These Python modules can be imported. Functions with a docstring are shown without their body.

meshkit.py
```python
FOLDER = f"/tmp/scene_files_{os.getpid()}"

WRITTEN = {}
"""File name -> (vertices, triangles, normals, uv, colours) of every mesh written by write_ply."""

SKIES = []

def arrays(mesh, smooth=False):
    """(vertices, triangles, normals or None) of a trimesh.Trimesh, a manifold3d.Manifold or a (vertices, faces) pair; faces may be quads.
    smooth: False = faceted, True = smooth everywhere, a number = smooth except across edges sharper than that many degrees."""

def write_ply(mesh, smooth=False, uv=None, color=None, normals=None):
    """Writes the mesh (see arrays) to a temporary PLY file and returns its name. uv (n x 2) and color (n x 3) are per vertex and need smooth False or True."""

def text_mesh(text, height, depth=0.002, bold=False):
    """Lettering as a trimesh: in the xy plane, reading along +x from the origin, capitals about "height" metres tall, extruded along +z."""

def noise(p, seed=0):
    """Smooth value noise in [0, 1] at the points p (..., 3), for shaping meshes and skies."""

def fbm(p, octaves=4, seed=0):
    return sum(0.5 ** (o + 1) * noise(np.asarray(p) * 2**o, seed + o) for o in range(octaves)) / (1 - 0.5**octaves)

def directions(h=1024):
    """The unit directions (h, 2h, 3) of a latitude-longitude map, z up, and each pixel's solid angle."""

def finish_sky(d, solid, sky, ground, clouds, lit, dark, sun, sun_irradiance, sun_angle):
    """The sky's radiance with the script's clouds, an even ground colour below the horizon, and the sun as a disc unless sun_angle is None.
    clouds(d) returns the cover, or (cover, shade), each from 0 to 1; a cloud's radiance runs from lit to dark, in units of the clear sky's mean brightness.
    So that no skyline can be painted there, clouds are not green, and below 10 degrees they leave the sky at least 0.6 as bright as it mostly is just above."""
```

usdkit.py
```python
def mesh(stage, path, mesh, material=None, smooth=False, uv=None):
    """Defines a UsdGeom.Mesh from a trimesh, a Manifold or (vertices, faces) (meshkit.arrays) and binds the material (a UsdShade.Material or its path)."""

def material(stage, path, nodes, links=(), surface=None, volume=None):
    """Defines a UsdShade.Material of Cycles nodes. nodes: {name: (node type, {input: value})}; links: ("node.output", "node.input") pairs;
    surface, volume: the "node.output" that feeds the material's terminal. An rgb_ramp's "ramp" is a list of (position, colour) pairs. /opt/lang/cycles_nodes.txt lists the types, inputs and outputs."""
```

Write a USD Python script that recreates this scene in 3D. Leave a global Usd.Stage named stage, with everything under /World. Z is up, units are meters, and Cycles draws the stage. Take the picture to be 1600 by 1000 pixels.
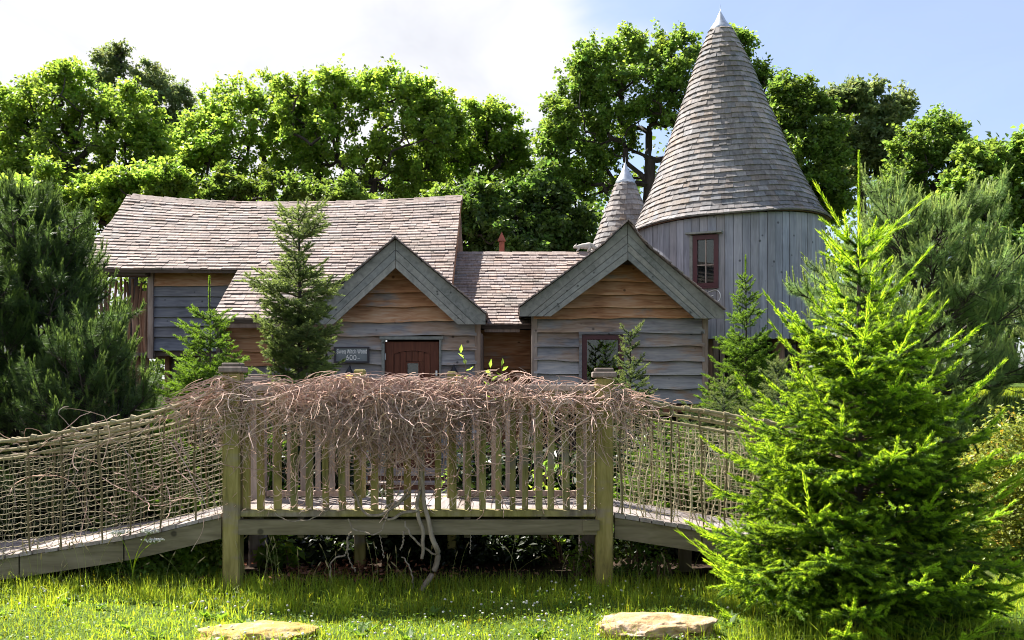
import math, numpy as np, shapely, trimesh
from shapely.geometry import Polygon
import meshkit, usdkit
from pxr import Usd, UsdGeom, UsdLux, UsdShade, Gf, Sdf, Vt

stage = Usd.Stage.CreateInMemory()
UsdGeom.SetStageUpAxis(stage, UsdGeom.Tokens.z)
UsdGeom.Xform.Define(stage, '/World')
UsdGeom.Scope.Define(stage, '/World/Looks')

# ------------------------------------------------------------------ camera, sky, sun
F_PX, HORIZON, EYE = 1500.0, 600.0, 1.6
cam = UsdGeom.Camera.Define(stage, '/World/camera')
cam.CreateHorizontalApertureAttr(36.0)
cam.CreateVerticalApertureAttr(22.5)
cam.CreateFocalLengthAttr(36.0 * F_PX / 1600)
cam.CreateVerticalApertureOffsetAttr(36.0 * (HORIZON - 500) / 1600)
cam.CreateClippingRangeAttr(Gf.Vec2f(0.05, 5000))
cam.CreateExposureAttr(1.75)
UsdGeom.Xformable(cam).AddTranslateOp().Set(Gf.Vec3d(0, 0, EYE))
UsdGeom.Xformable(cam).AddRotateXOp().Set(90.0)

SUN = np.array([-0.45, 0.40, 0.80]); SUN /= np.linalg.norm(SUN)
sun_el, sun_rot = math.asin(SUN[2]), math.atan2(SUN[0], SUN[1])
sun = UsdLux.DistantLight.Define(stage, '/World/sun')
sun.CreateNormalizeAttr(True); sun.CreateIntensityAttr(1.25); sun.CreateAngleAttr(0.5)
sun.CreateColorAttr(Gf.Vec3f(1.0, 0.94, 0.85))
zz = SUN; xx = np.cross([0, 0, 1.0], zz); xx /= np.linalg.norm(xx); yy = np.cross(zz, xx)
UsdGeom.Xformable(sun).AddTransformOp().Set(Gf.Matrix4d(*xx, 0, *yy, 0, *zz, 0, 0, 0, 0, 1))

sky_mat = usdkit.material(stage, '/World/Looks/sky_look', {
    'tc': ('texture_coordinate', {}),
    'sky': ('sky_texture', {'sky_type': 'single_scattering', 'sun_disc': False, 'sun_elevation': sun_el, 'sun_rotation': sun_rot,
                            'air_density': 1.0, 'aerosol_density': 1.2, 'ozone_density': 1.0}),
    'mp': ('mapping', {'scale': (1.0, 1.0, 1.8), 'location': (0.3, 0.0, 0.15)}),
    'n': ('noise_texture', {'scale': 2.3, 'detail': 7.0, 'roughness': 0.52, 'distortion': 0.4}),
    'sx': ('separate_xyz', {}),
    'bank': ('map_range', {'from_min': -0.06, 'from_max': 0.24, 'to_min': 0.22, 'to_max': -0.16, 'clamp': True}),
    'sum0': ('math', {'math_type': 'add'}), 'hi': ('map_range', {'from_min': 0.30, 'from_max': 0.75, 'to_min': 0.0, 'to_max': -0.22, 'clamp': True}),
    'sum': ('math', {'math_type': 'add'}),
    'tintsky': ('mix_color', {'blend_type': 'multiply', 'fac': 1.0, 'b': (1.05, 1.12, 1.30), 'use_clamp': False}),
    'cov': ('map_range', {'range_type': 'smoothstep', 'from_min': 0.40, 'from_max': 0.66, 'to_min': 0.0, 'to_max': 1.0, 'clamp': True}),
    'veil': ('math', {'math_type': 'multiply_add', 'value2': 0.74, 'value3': 0.24}),
    'n3': ('noise_texture', {'scale': 5.5, 'detail': 6.0, 'roughness': 0.55, 'distortion': 0.5}),
    'cl': ('rgb_ramp', {'ramp': [(0.3, (0.80, 0.815, 0.85)), (0.58, (1.0, 1.0, 1.0))]}),
    'cs': ('mix_color', {'blend_type': 'multiply', 'fac': 1.0, 'a': (6.4, 6.4, 6.6), 'use_clamp': False}),
    'mix': ('mix_color', {'blend_type': 'mix', 'use_clamp': False}),
    'bg': ('background_shader', {'strength': 0.05}),
}, [('tc.generated', 'mp.vector'), ('mp.vector', 'n.vector'), ('tc.generated', 'sx.vector'), ('sx.x', 'bank.value'),
    ('n.fac', 'sum0.value1'), ('bank.result', 'sum0.value2'), ('sx.z', 'hi.value'), ('sum0.value', 'sum.value1'), ('hi.result', 'sum.value2'), ('sky.color', 'tintsky.a'), ('sum.value', 'cov.value'), ('cov.result', 'veil.value1'), ('veil.value', 'mix.fac'),
    ('tintsky.result', 'mix.a'), ('mp.vector', 'n3.vector'), ('n3.fac', 'cl.fac'), ('cl.color', 'cs.b'), ('cs.result', 'mix.b'), ('mix.result', 'bg.color')], surface='bg.background')
dome = UsdLux.DomeLight.Define(stage, '/World/sky')
dome.CreateIntensityAttr(1.0)
UsdShade.MaterialBindingAPI.Apply(dome.GetPrim()).Bind(sky_mat)
dome.GetPrim().SetCustomDataByKey('kind', 'structure')

# ------------------------------------------------------------------ helpers
def P(u, v, Y):
    """the point of the place at depth Y that stands at (u, v) of the photograph"""
    return np.array([(u - 800.0) * Y / F_PX, Y, EYE + (HORIZON - v) * Y / F_PX])
def X_(u, Y): return (u - 800.0) * Y / F_PX
def Z_(v, Y): return EYE + (HORIZON - v) * Y / F_PX

used = {}
def path_of(name, parent):
    base = (str(parent) if parent is not None else '/World') + '/' + name
    k = used.get(base, -1) + 1; used[base] = k
    return base if k == 0 else f'{base}_{k:03d}'
def tag(prim, label=None, category=None, group=None, kind=None):
    for k, s in (('label', label), ('category', category), ('group', group), ('kind', kind)):
        if s: prim.SetCustomDataByKey(k, s)
    return prim
def thing(name, label, category, group=None, loc=(0, 0, 0)):
    x = UsdGeom.Xform.Define(stage, path_of(name, None))
    if any(loc): x.AddTranslateOp().Set(Gf.Vec3d(*map(float, loc)))
    tag(x.GetPrim(), label, category, group)
    return x.GetPath()
def group_of(name, parent):
    return UsdGeom.Xform.Define(stage, path_of(name, parent)).GetPath()

def write_mesh(name, v, f, mat, parent=None, tint=None, smooth=False):
    v = np.asarray(v, np.float32); f = np.asarray(f, np.int32)
    path = path_of(name, parent)
    m = UsdGeom.Mesh.Define(stage, path)
    m.CreatePointsAttr(Vt.Vec3fArray.FromNumpy(v))
    m.CreateFaceVertexCountsAttr(Vt.IntArray.FromNumpy(np.full(len(f), f.shape[1], np.int32)))
    m.CreateFaceVertexIndicesAttr(Vt.IntArray.FromNumpy(np.ascontiguousarray(f).ravel()))
    m.CreateSubdivisionSchemeAttr('none')
    if smooth:
        vv, ff, n = meshkit.arrays((v, f), True)
        m.CreateNormalsAttr(Vt.Vec3fArray.FromNumpy(n.astype(np.float32))); m.SetNormalsInterpolation('vertex')
    if tint is None: tint = np.ones((len(v), 3))
    tint = np.broadcast_to(np.asarray(tint, np.float32), (len(v), 3))
    UsdGeom.PrimvarsAPI(m).CreatePrimvar('tint', Sdf.ValueTypeNames.Color3fArray, 'vertex').Set(Vt.Vec3fArray.FromNumpy(np.ascontiguousarray(tint, np.float32)))
    UsdShade.MaterialBindingAPI.Apply(m.GetPrim()).Bind(mat)
    return m.GetPrim()

def quads(f): f = np.asarray(f); return np.vstack([f[:, [0, 1, 2]], f[:, [0, 2, 3]]])
BOXF = quads([[0, 3, 2, 1], [4, 5, 6, 7], [0, 1, 5, 4], [1, 2, 6, 5], [2, 3, 7, 6], [3, 0, 4, 7]])
class MB:
    def __init__(s): s.v, s.f, s.t, s.n = [], [], [], 0
    def add(s, v, f, tint=(1, 1, 1)):
        v = np.asarray(v, float).reshape(-1, 3); f = np.asarray(f, int)
        if f.shape[1] == 4: f = quads(f)
        s.v.append(v); s.f.append(f + s.n); s.n += len(v)
        s.t.append(np.broadcast_to(np.asarray(tint, float), (len(v), 3)))
        return s
    def hexa(s, p8, tint=(1, 1, 1)): return s.add(p8, BOXF, tint)
    def box(s, x0, x1, y0, y1, z0, z1, tint=(1, 1, 1), bev=0.0):
        if bev:
            b = trimesh.creation.box((x1 - x0, y1 - y0, z1 - z0)); c = ((x0 + x1) / 2, (y0 + y1) / 2, (z0 + z1) / 2)
            import itertools
            pts = [np.array([sx * ((x1 - x0) / 2 - bev * (k != 0)), sy * ((y1 - y0) / 2 - bev * (k != 1)), sz * ((z1 - z0) / 2 - bev * (k != 2))]) + c
                   for sx, sy, sz in itertools.product((-1, 1), repeat=3) for k in range(3)]
            h = trimesh.convex.convex_hull(np.array(pts)); return s.add(h.vertices, h.faces, tint)
        return s.hexa([(x0, y0, z0), (x1, y0, z0), (x1, y1, z0), (x0, y1, z0), (x0, y0, z1), (x1, y0, z1), (x1, y1, z1), (x0, y1, z1)], tint)
    def tube(s, pts, r, sides=6, tint=(1, 1, 1), cap=True):
        v, f = tube(pts, r, sides, cap); return s.add(v, f, tint)
    def mesh(s): return np.vstack(s.v), np.vstack(s.f), np.vstack(s.t)
    def build(s, name, mat, parent=None, smooth=False):
        v, f, t = s.mesh(); return write_mesh(name, v, f, mat, parent, t, smooth)

def tube(pts, r, sides=6, cap=True):
    p = np.asarray(pts, float); r = np.broadcast_to(np.asarray(r, float), (len(p),))
    v, f = tubes(p[None], r[None], sides)
    if cap:
        n = len(p); extra = []
        for base, c, flip in ((0, p[0], 1), ((n - 1) * sides, p[-1], 0)):
            ci = len(v); v = np.vstack([v, c])
            for k in range(sides):
                a, b = base + k, base + (k + 1) % sides
                extra.append([ci, b, a] if flip else [ci, a, b])
        f = np.vstack([f, extra])
    return v, f
def tubes(p, r, sides=3):
    """N polylines of M points as tubes: p (N, M, 3), r (N, M)"""
    N, M = p.shape[:2]
    t = np.gradient(p, axis=1); t /= np.linalg.norm(t, axis=2, keepdims=True) + 1e-12
    ref = np.where(np.abs(t[..., 2:]) < 0.9, [0, 0, 1.0], [1.0, 0, 0])
    a = np.cross(t, ref); a /= np.linalg.norm(a, axis=2, keepdims=True) + 1e-12
    b = np.cross(t, a); ang = np.arange(sides) * 2 * np.pi / sides
    v = p[:, :, None] + r[:, :, None, None] * (np.cos(ang)[:, None] * a[:, :, None] + np.sin(ang)[:, None] * b[:, :, None])
    n, i, j = np.meshgrid(np.arange(N), np.arange(M - 1), np.arange(sides), indexing='ij')
    o = n * M * sides
    q = np.stack([o + i * sides + j, o + i * sides + (j + 1) % sides, o + (i + 1) * sides + (j + 1) % sides, o + (i + 1) * sides + j], -1).reshape(-1, 4)
    return v.reshape(-1, 3), quads(q)
def sticks(p0, p1, r0, r1, sides=3):
    p = np.stack([p0, p1], 1); r = np.stack([np.broadcast_to(r0, len(p0)), np.broadcast_to(r1, len(p0))], 1)
    return tubes(p, r, sides)
def unit(a): return a / (np.linalg.norm(a, axis=-1, keepdims=True) + 1e-12)
def bezier(a, b, c, n=8):
    t = np.linspace(0, 1, n)[:, None]; return (1 - t) ** 2 * np.asarray(a) + 2 * t * (1 - t) * np.asarray(b) + t * t * np.asarray(c)
def smooth_line(pts, n=30):
    from scipy.interpolate import CubicSpline
    pts = np.asarray(pts, float); d = np.r_[0, np.cumsum(np.linalg.norm(np.diff(pts, axis=0), axis=1))]
    return CubicSpline(d, pts)(np.linspace(0, d[-1], n))
def extrude_uv(poly_xz, y0, y1):
    """polygon in x, z -> solid between depths y0 < y1"""
    m = trimesh.creation.extrude_polygon(Polygon(poly_xz), y1 - y0, engine='earcut')
    v = np.array(m.vertices); return np.stack([v[:, 0], y1 - v[:, 2], v[:, 1]], 1), np.array(m.faces)

# ------------------------------------------------------------------ materials
def wood(name, stops, grain=(1, 1, 12), scale=3.0, rough=0.85, spots=None, bump=0.25, spec=0.25, alt=None, alt_at=(0.54, 0.70)):
    nodes = {'g': ('geometry', {}), 'mp': ('mapping', {'scale': grain}), 'n': ('noise_texture', {'scale': scale, 'detail': 6.0, 'roughness': 0.62, 'distortion': 0.6}),
             'n2': ('noise_texture', {'scale': 1.7, 'detail': 3.0}), 'add': ('math', {'math_type': 'multiply_add', 'value2': 0.55, 'value3': -0.26}),
             'sm': ('math', {'math_type': 'add'}),
             'r': ('rgb_ramp', {'ramp': stops}), 'a': ('attribute', {'attribute': 'tint'}),
             'm': ('mix_color', {'blend_type': 'multiply', 'fac': 1.0, 'use_clamp': False}),
             'b': ('bump', {'strength': bump, 'distance': 0.004}),
             'p': ('principled_bsdf', {'roughness': rough, 'specular_ior_level': spec})}
    links = [('g.position', 'mp.vector'), ('mp.vector', 'n.vector'), ('g.position', 'n2.vector'), ('n2.fac', 'add.value1'), ('n.fac', 'sm.value1'), ('add.value', 'sm.value2'),
             ('sm.value', 'r.fac'), ('r.color', 'm.a'), ('a.color', 'm.b'), ('n.fac', 'b.height'), ('b.normal', 'p.normal'), ('m.result', 'p.base_color')]
    if alt:
        nodes['mp3'] = ('mapping', {'scale': (0.7, 0.7, 2.2), 'location': (3.0, 1.0, 7.0)}); nodes['n3'] = ('noise_texture', {'scale': 1.9, 'detail': 5.0, 'roughness': 0.6}); nodes['r3'] = ('rgb_ramp', {'ramp': alt})
        nodes['f3'] = ('map_range', {'range_type': 'smoothstep', 'from_min': alt_at[0], 'from_max': alt_at[1], 'clamp': True}); nodes['mx3'] = ('mix_color', {'blend_type': 'mix'})
        links = [l for l in links if l[1] != 'm.a'] + [('g.position', 'mp3.vector'), ('mp3.vector', 'n3.vector'), ('n3.fac', 'f3.value'), ('f3.result', 'mx3.fac'), ('sm.value', 'r3.fac'), ('r.color', 'mx3.a'), ('r3.color', 'mx3.b'), ('mx3.result', 'm.a')]
    if spots:
        nodes['vo'] = ('voronoi_texture', {'scale': spots, 'randomness': 1.0})
        nodes['vm'] = ('map_range', {'range_type': 'smoothstep', 'from_min': 0.06, 'from_max': 0.13, 'to_min': 0.35, 'to_max': 1.0, 'clamp': True})
        nodes['mk'] = ('mix_color', {'blend_type': 'multiply', 'fac': 1.0, 'use_clamp': False})
        links = [l for l in links if l[1] != 'p.base_color'] + [('g.position', 'vo.vector'), ('vo.distance', 'vm.value'), ('m.result', 'mk.a'), ('vm.result', 'mk.b'), ('mk.result', 'p.base_color')]
    return usdkit.material(stage, '/World/Looks/' + name, nodes, links, surface='p.BSDF')
def leaf(name, col, trans, fac=0.4, rough=0.45, spec=0.35):
    return usdkit.material(stage, '/World/Looks/' + name, {
        'a': ('attribute', {'attribute': 'tint'}),
        'm1': ('mix_color', {'blend_type': 'multiply', 'fac': 1.0, 'a': col, 'use_clamp': False}),
        'm2': ('mix_color', {'blend_type': 'multiply', 'fac': 1.0, 'a': trans, 'use_clamp': False}),
        'p': ('principled_bsdf', {'roughness': rough, 'specular_ior_level': spec}),
        't': ('translucent_bsdf', {}), 'mx': ('mix_closure', {'fac': fac})},
        [('a.color', 'm1.b'), ('a.color', 'm2.b'), ('m1.result', 'p.base_color'), ('m2.result', 't.color'), ('p.BSDF', 'mx.closure1'), ('t.BSDF', 'mx.closure2')], surface='mx.closure')
def plain(name, col, rough=0.6, spec=0.4, metal=0.0, emit=0.0, noise=6.0, amount=0.25, bump=0.0):
    lo = tuple(c * (1 - amount) for c in col); hi = tuple(min(1, c * (1 + amount)) for c in col)
    return usdkit.material(stage, '/World/Looks/' + name, {
        'g': ('geometry', {}), 'n': ('noise_texture', {'scale': noise, 'detail': 5.0, 'roughness': 0.6}), 'r': ('rgb_ramp', {'ramp': [(0.3, lo), (0.7, hi)]}),
        'a': ('attribute', {'attribute': 'tint'}), 'm': ('mix_color', {'blend_type': 'multiply', 'fac': 1.0, 'use_clamp': False}), 'b': ('bump', {'strength': bump, 'distance': 0.01}),
        'p': ('principled_bsdf', {'roughness': rough, 'specular_ior_level': spec, 'metallic': metal, 'emission_color': col, 'emission_strength': emit})},
        [('g.position', 'n.vector'), ('n.fac', 'r.fac'), ('r.color', 'm.a'), ('a.color', 'm.b'), ('m.result', 'p.base_color'), ('n.fac', 'b.height'), ('b.normal', 'p.normal')], surface='p.BSDF')

M = {}
M['shingle'] = wood('shingle_look', [(0.25, (0.135, 0.105, 0.095)), (0.5, (0.235, 0.187, 0.17)), (0.8, (0.335, 0.28, 0.26))], grain=(6, 2, 2), scale=4, bump=0.3, alt=[(0.25, (0.10, 0.088, 0.075)), (0.5, (0.18, 0.158, 0.14)), (0.8, (0.27, 0.245, 0.22))], alt_at=(0.5, 0.75))
M['tower_shingle'] = wood('tower_shingle_look', [(0.25, (0.11, 0.102, 0.103)), (0.5, (0.195, 0.18, 0.178)), (0.8, (0.285, 0.268, 0.265))], grain=(5, 5, 1.2), scale=4, bump=0.3, alt=[(0.25, (0.12, 0.10, 0.085)), (0.5, (0.20, 0.17, 0.145)), (0.8, (0.28, 0.245, 0.22))])
M['roof_deck'] = wood('roof_deck_look', [(0.3, (0.05, 0.04, 0.035)), (0.7, (0.10, 0.08, 0.07))], grain=(1, 4, 4))
M['board'] = wood('board_look', [(0.22, (0.07, 0.066, 0.072)), (0.45, (0.15, 0.148, 0.158)), (0.62, (0.20, 0.195, 0.20)), (0.85, (0.27, 0.245, 0.225))], grain=(1.0, 1, 9), scale=2.6, spots=5.0, alt=[(0.22, (0.075, 0.045, 0.032)), (0.45, (0.16, 0.105, 0.075)), (0.65, (0.215, 0.155, 0.12)), (0.85, (0.26, 0.21, 0.18))])
M['blue_board'] = wood('blue_board_look', [(0.22, (0.06, 0.062, 0.075)), (0.45, (0.125, 0.13, 0.155)), (0.62, (0.165, 0.17, 0.195)), (0.85, (0.22, 0.215, 0.23))], grain=(1.0, 1, 9), scale=2.6, spots=5.0)
M['brown_board'] = wood('brown_board_look', [(0.22, (0.12, 0.052, 0.026)), (0.45, (0.26, 0.128, 0.066)), (0.65, (0.34, 0.20, 0.12)), (0.85, (0.38, 0.29, 0.22))], grain=(1.0, 1, 9), scale=2.6, spots=4.0, alt=[(0.22, (0.09, 0.075, 0.07)), (0.5, (0.19, 0.165, 0.155)), (0.85, (0.30, 0.27, 0.25))], alt_at=(0.55, 0.7))
M['mid_board'] = wood('mid_board_look', [(0.22, (0.085, 0.055, 0.042)), (0.45, (0.18, 0.125, 0.095)), (0.65, (0.235, 0.18, 0.15)), (0.85, (0.29, 0.25, 0.225))], grain=(1.0, 1, 9), scale=2.6, spots=4.0, alt=[(0.22, (0.07, 0.066, 0.075)), (0.5, (0.155, 0.15, 0.16)), (0.85, (0.25, 0.235, 0.225))], alt_at=(0.42, 0.60))
M['barge'] = wood('barge_look', [(0.25, (0.10, 0.105, 0.095)), (0.5, (0.175, 0.178, 0.165)), (0.8, (0.25, 0.25, 0.23))], grain=(4, 1, 4), scale=3.0, spots=6.0)
M['plank'] = wood('plank_look', [(0.22, (0.125, 0.128, 0.15)), (0.5, (0.215, 0.220, 0.255)), (0.8, (0.30, 0.305, 0.345))], grain=(9, 9, 0.8), scale=2.4, spots=4.5)
M['post'] = wood('post_look', [(0.25, (0.09, 0.08, 0.05)), (0.5, (0.17, 0.15, 0.09)), (0.8, (0.25, 0.21, 0.15))], grain=(9, 9, 0.9), scale=2.5, bump=0.4)
M['moss'] = wood('mossy_wood_look', [(0.25, (0.08, 0.070, 0.022)), (0.5, (0.175, 0.155, 0.050)), (0.8, (0.27, 0.235, 0.10))], grain=(6, 6, 1.0), scale=3.5, bump=0.5, alt=[(0.25, (0.08, 0.065, 0.05)), (0.5, (0.16, 0.135, 0.105)), (0.8, (0.24, 0.21, 0.175))], alt_at=(0.5, 0.66))
M['grey_wood'] = wood('grey_wood_look', [(0.25, (0.12, 0.095, 0.08)), (0.5, (0.24, 0.19, 0.165)), (0.8, (0.35, 0.29, 0.26))], grain=(8, 8, 1.0), scale=2.5)
M['beam'] = wood('beam_look', [(0.25, (0.065, 0.055, 0.034)), (0.5, (0.125, 0.107, 0.066)), (0.8, (0.195, 0.168, 0.115))], grain=(1, 4, 9), scale=2.5, spots=4.0, bump=0.4)
M['deck'] = wood('deck_look', [(0.25, (0.13, 0.105, 0.095)), (0.5, (0.235, 0.20, 0.187)), (0.8, (0.34, 0.30, 0.285))], grain=(9, 1, 9), scale=2.5)
M['log'] = wood('log_look', [(0.25, (0.09, 0.05, 0.035)), (0.5, (0.19, 0.11, 0.075)), (0.8, (0.30, 0.19, 0.14))], grain=(7, 7, 0.8), scale=3)
M['bark'] = wood('bark_look', [(0.25, (0.016, 0.013, 0.011)), (0.55, (0.038, 0.031, 0.026)), (0.85, (0.075, 0.063, 0.053))], grain=(6, 6, 1.2), scale=4, bump=0.6)
M['twig'] = plain('twig_look', (0.09, 0.06, 0.035), 0.8, 0.2)
M['vine'] = wood('vine_look', [(0.25, (0.17, 0.10, 0.08)), (0.5, (0.38, 0.255, 0.21)), (0.8, (0.62, 0.46, 0.40))], grain=(3, 3, 3), scale=5, bump=0.0)
M['vine_stem'] = wood('vine_stem_look', [(0.25, (0.10, 0.08, 0.06)), (0.5, (0.19, 0.155, 0.12)), (0.8, (0.30, 0.26, 0.21))], grain=(6, 6, 2), scale=5, bump=0.6)
M['rope'] = wood('rope_look', [(0.25, (0.13, 0.105, 0.06)), (0.5, (0.235, 0.195, 0.115)), (0.8, (0.34, 0.29, 0.19))], grain=(8, 8, 8), scale=6, bump=0.5)
M['net'] = wood('net_look', [(0.25, (0.15, 0.125, 0.07)), (0.5, (0.26, 0.22, 0.135)), (0.8, (0.38, 0.335, 0.23))], grain=(8, 8, 8), scale=4, bump=0.0)
M['door'] = wood('door_look', [(0.25, (0.055, 0.016, 0.009)), (0.5, (0.092, 0.028, 0.015)), (0.8, (0.125, 0.042, 0.022))], grain=(9, 9, 0.8), scale=2.5, rough=0.55)
M['red_frame'] = plain('red_frame_look', (0.050, 0.010, 0.014), 0.5)
M['finial'] = plain('finial_look', (0.22, 0.06, 0.035), 0.7)
M['metal'] = plain('lead_cap_look', (0.42, 0.46, 0.50), 0.38, 0.5, metal=0.75, noise=9, amount=0.3)
M['black'] = plain('black_iron_look', (0.015, 0.016, 0.02), 0.45)
M['white'] = plain('white_paint_look', (0.75, 0.75, 0.76), 0.5)
M['sign'] = plain('slate_sign_look', (0.13, 0.15, 0.165), 0.55)
M['sign_frame'] = plain('sign_frame_look', (0.025, 0.022, 0.03), 0.6)
M['amber'] = plain('lantern_glass_look', (0.95, 0.50, 0.12), 0.4, emit=0.7)
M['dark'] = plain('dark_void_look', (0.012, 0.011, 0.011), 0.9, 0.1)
M['stone_grey'] = plain('squirrel_stone_look', (0.36, 0.34, 0.31), 0.8, noise=20)
M['pane'] = usdkit.material(stage, '/World/Looks/window_pane', {'fr': ('fresnel', {'IOR': 1.55}), 'boost': ('math', {'math_type': 'multiply_add', 'value2': 1.0, 'value3': 0.0, 'use_clamp': True}),
    't': ('transparent_bsdf', {'color': (0.75, 0.8, 0.78)}), 'gl': ('glossy_bsdf', {'color': (0.9, 0.95, 0.95), 'roughness': 0.02}), 'mx': ('mix_closure', {})},
    [('fr.fac', 'boost.value1'), ('boost.value', 'mx.fac'), ('t.BSDF', 'mx.closure1'), ('gl.BSDF', 'mx.closure2')], surface='mx.closure')
M['maple'] = leaf('maple_leaf_look', (0.090, 0.150, 0.022), (0.36, 0.52, 0.06), 0.54)
M['oak'] = leaf('oak_leaf_look', (0.080, 0.140, 0.026), (0.28, 0.42, 0.055), 0.50)
M['birch'] = leaf('birch_leaf_look', (0.10, 0.140, 0.055), (0.32, 0.40, 0.12), 0.42)
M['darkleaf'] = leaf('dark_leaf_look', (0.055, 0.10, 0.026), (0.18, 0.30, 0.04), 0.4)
M['spruce'] = leaf('spruce_needle_look', (0.045, 0.090, 0.013), (0.18, 0.28, 0.025), 0.45, 0.5, 0.3)
M['fir'] = leaf('fir_needle_look', (0.085, 0.115, 0.050), (0.24, 0.29, 0.09), 0.38, 0.5, 0.3)
M['pine'] = leaf('pine_needle_look', (0.080, 0.115, 0.058), (0.20, 0.27, 0.11), 0.38, 0.45, 0.4)
M['grass'] = leaf('grass_look', (0.17, 0.24, 0.025), (0.52, 0.64, 0.04), 0.48, 0.5, 0.3)
M['hedge'] = leaf('hedge_leaf_look', (0.17, 0.21, 0.035), (0.42, 0.48, 0.06), 0.35)
M['petal'] = leaf('petal_look', (0.7, 0.7, 0.66), (0.6, 0.6, 0.5), 0.3)
M['yellow'] = leaf('dandelion_look', (0.75, 0.48, 0.01), (0.6, 0.4, 0.02), 0.3)
M['straw'] = leaf('seed_head_look', (0.36, 0.30, 0.16), (0.4, 0.33, 0.16), 0.3)
M['litter'] = leaf('dead_leaf_look', (0.22, 0.10, 0.055), (0.25, 0.10, 0.05), 0.2)
M['cone'] = plain('fir_cone_look', (0.05, 0.035, 0.03), 0.8)


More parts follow.
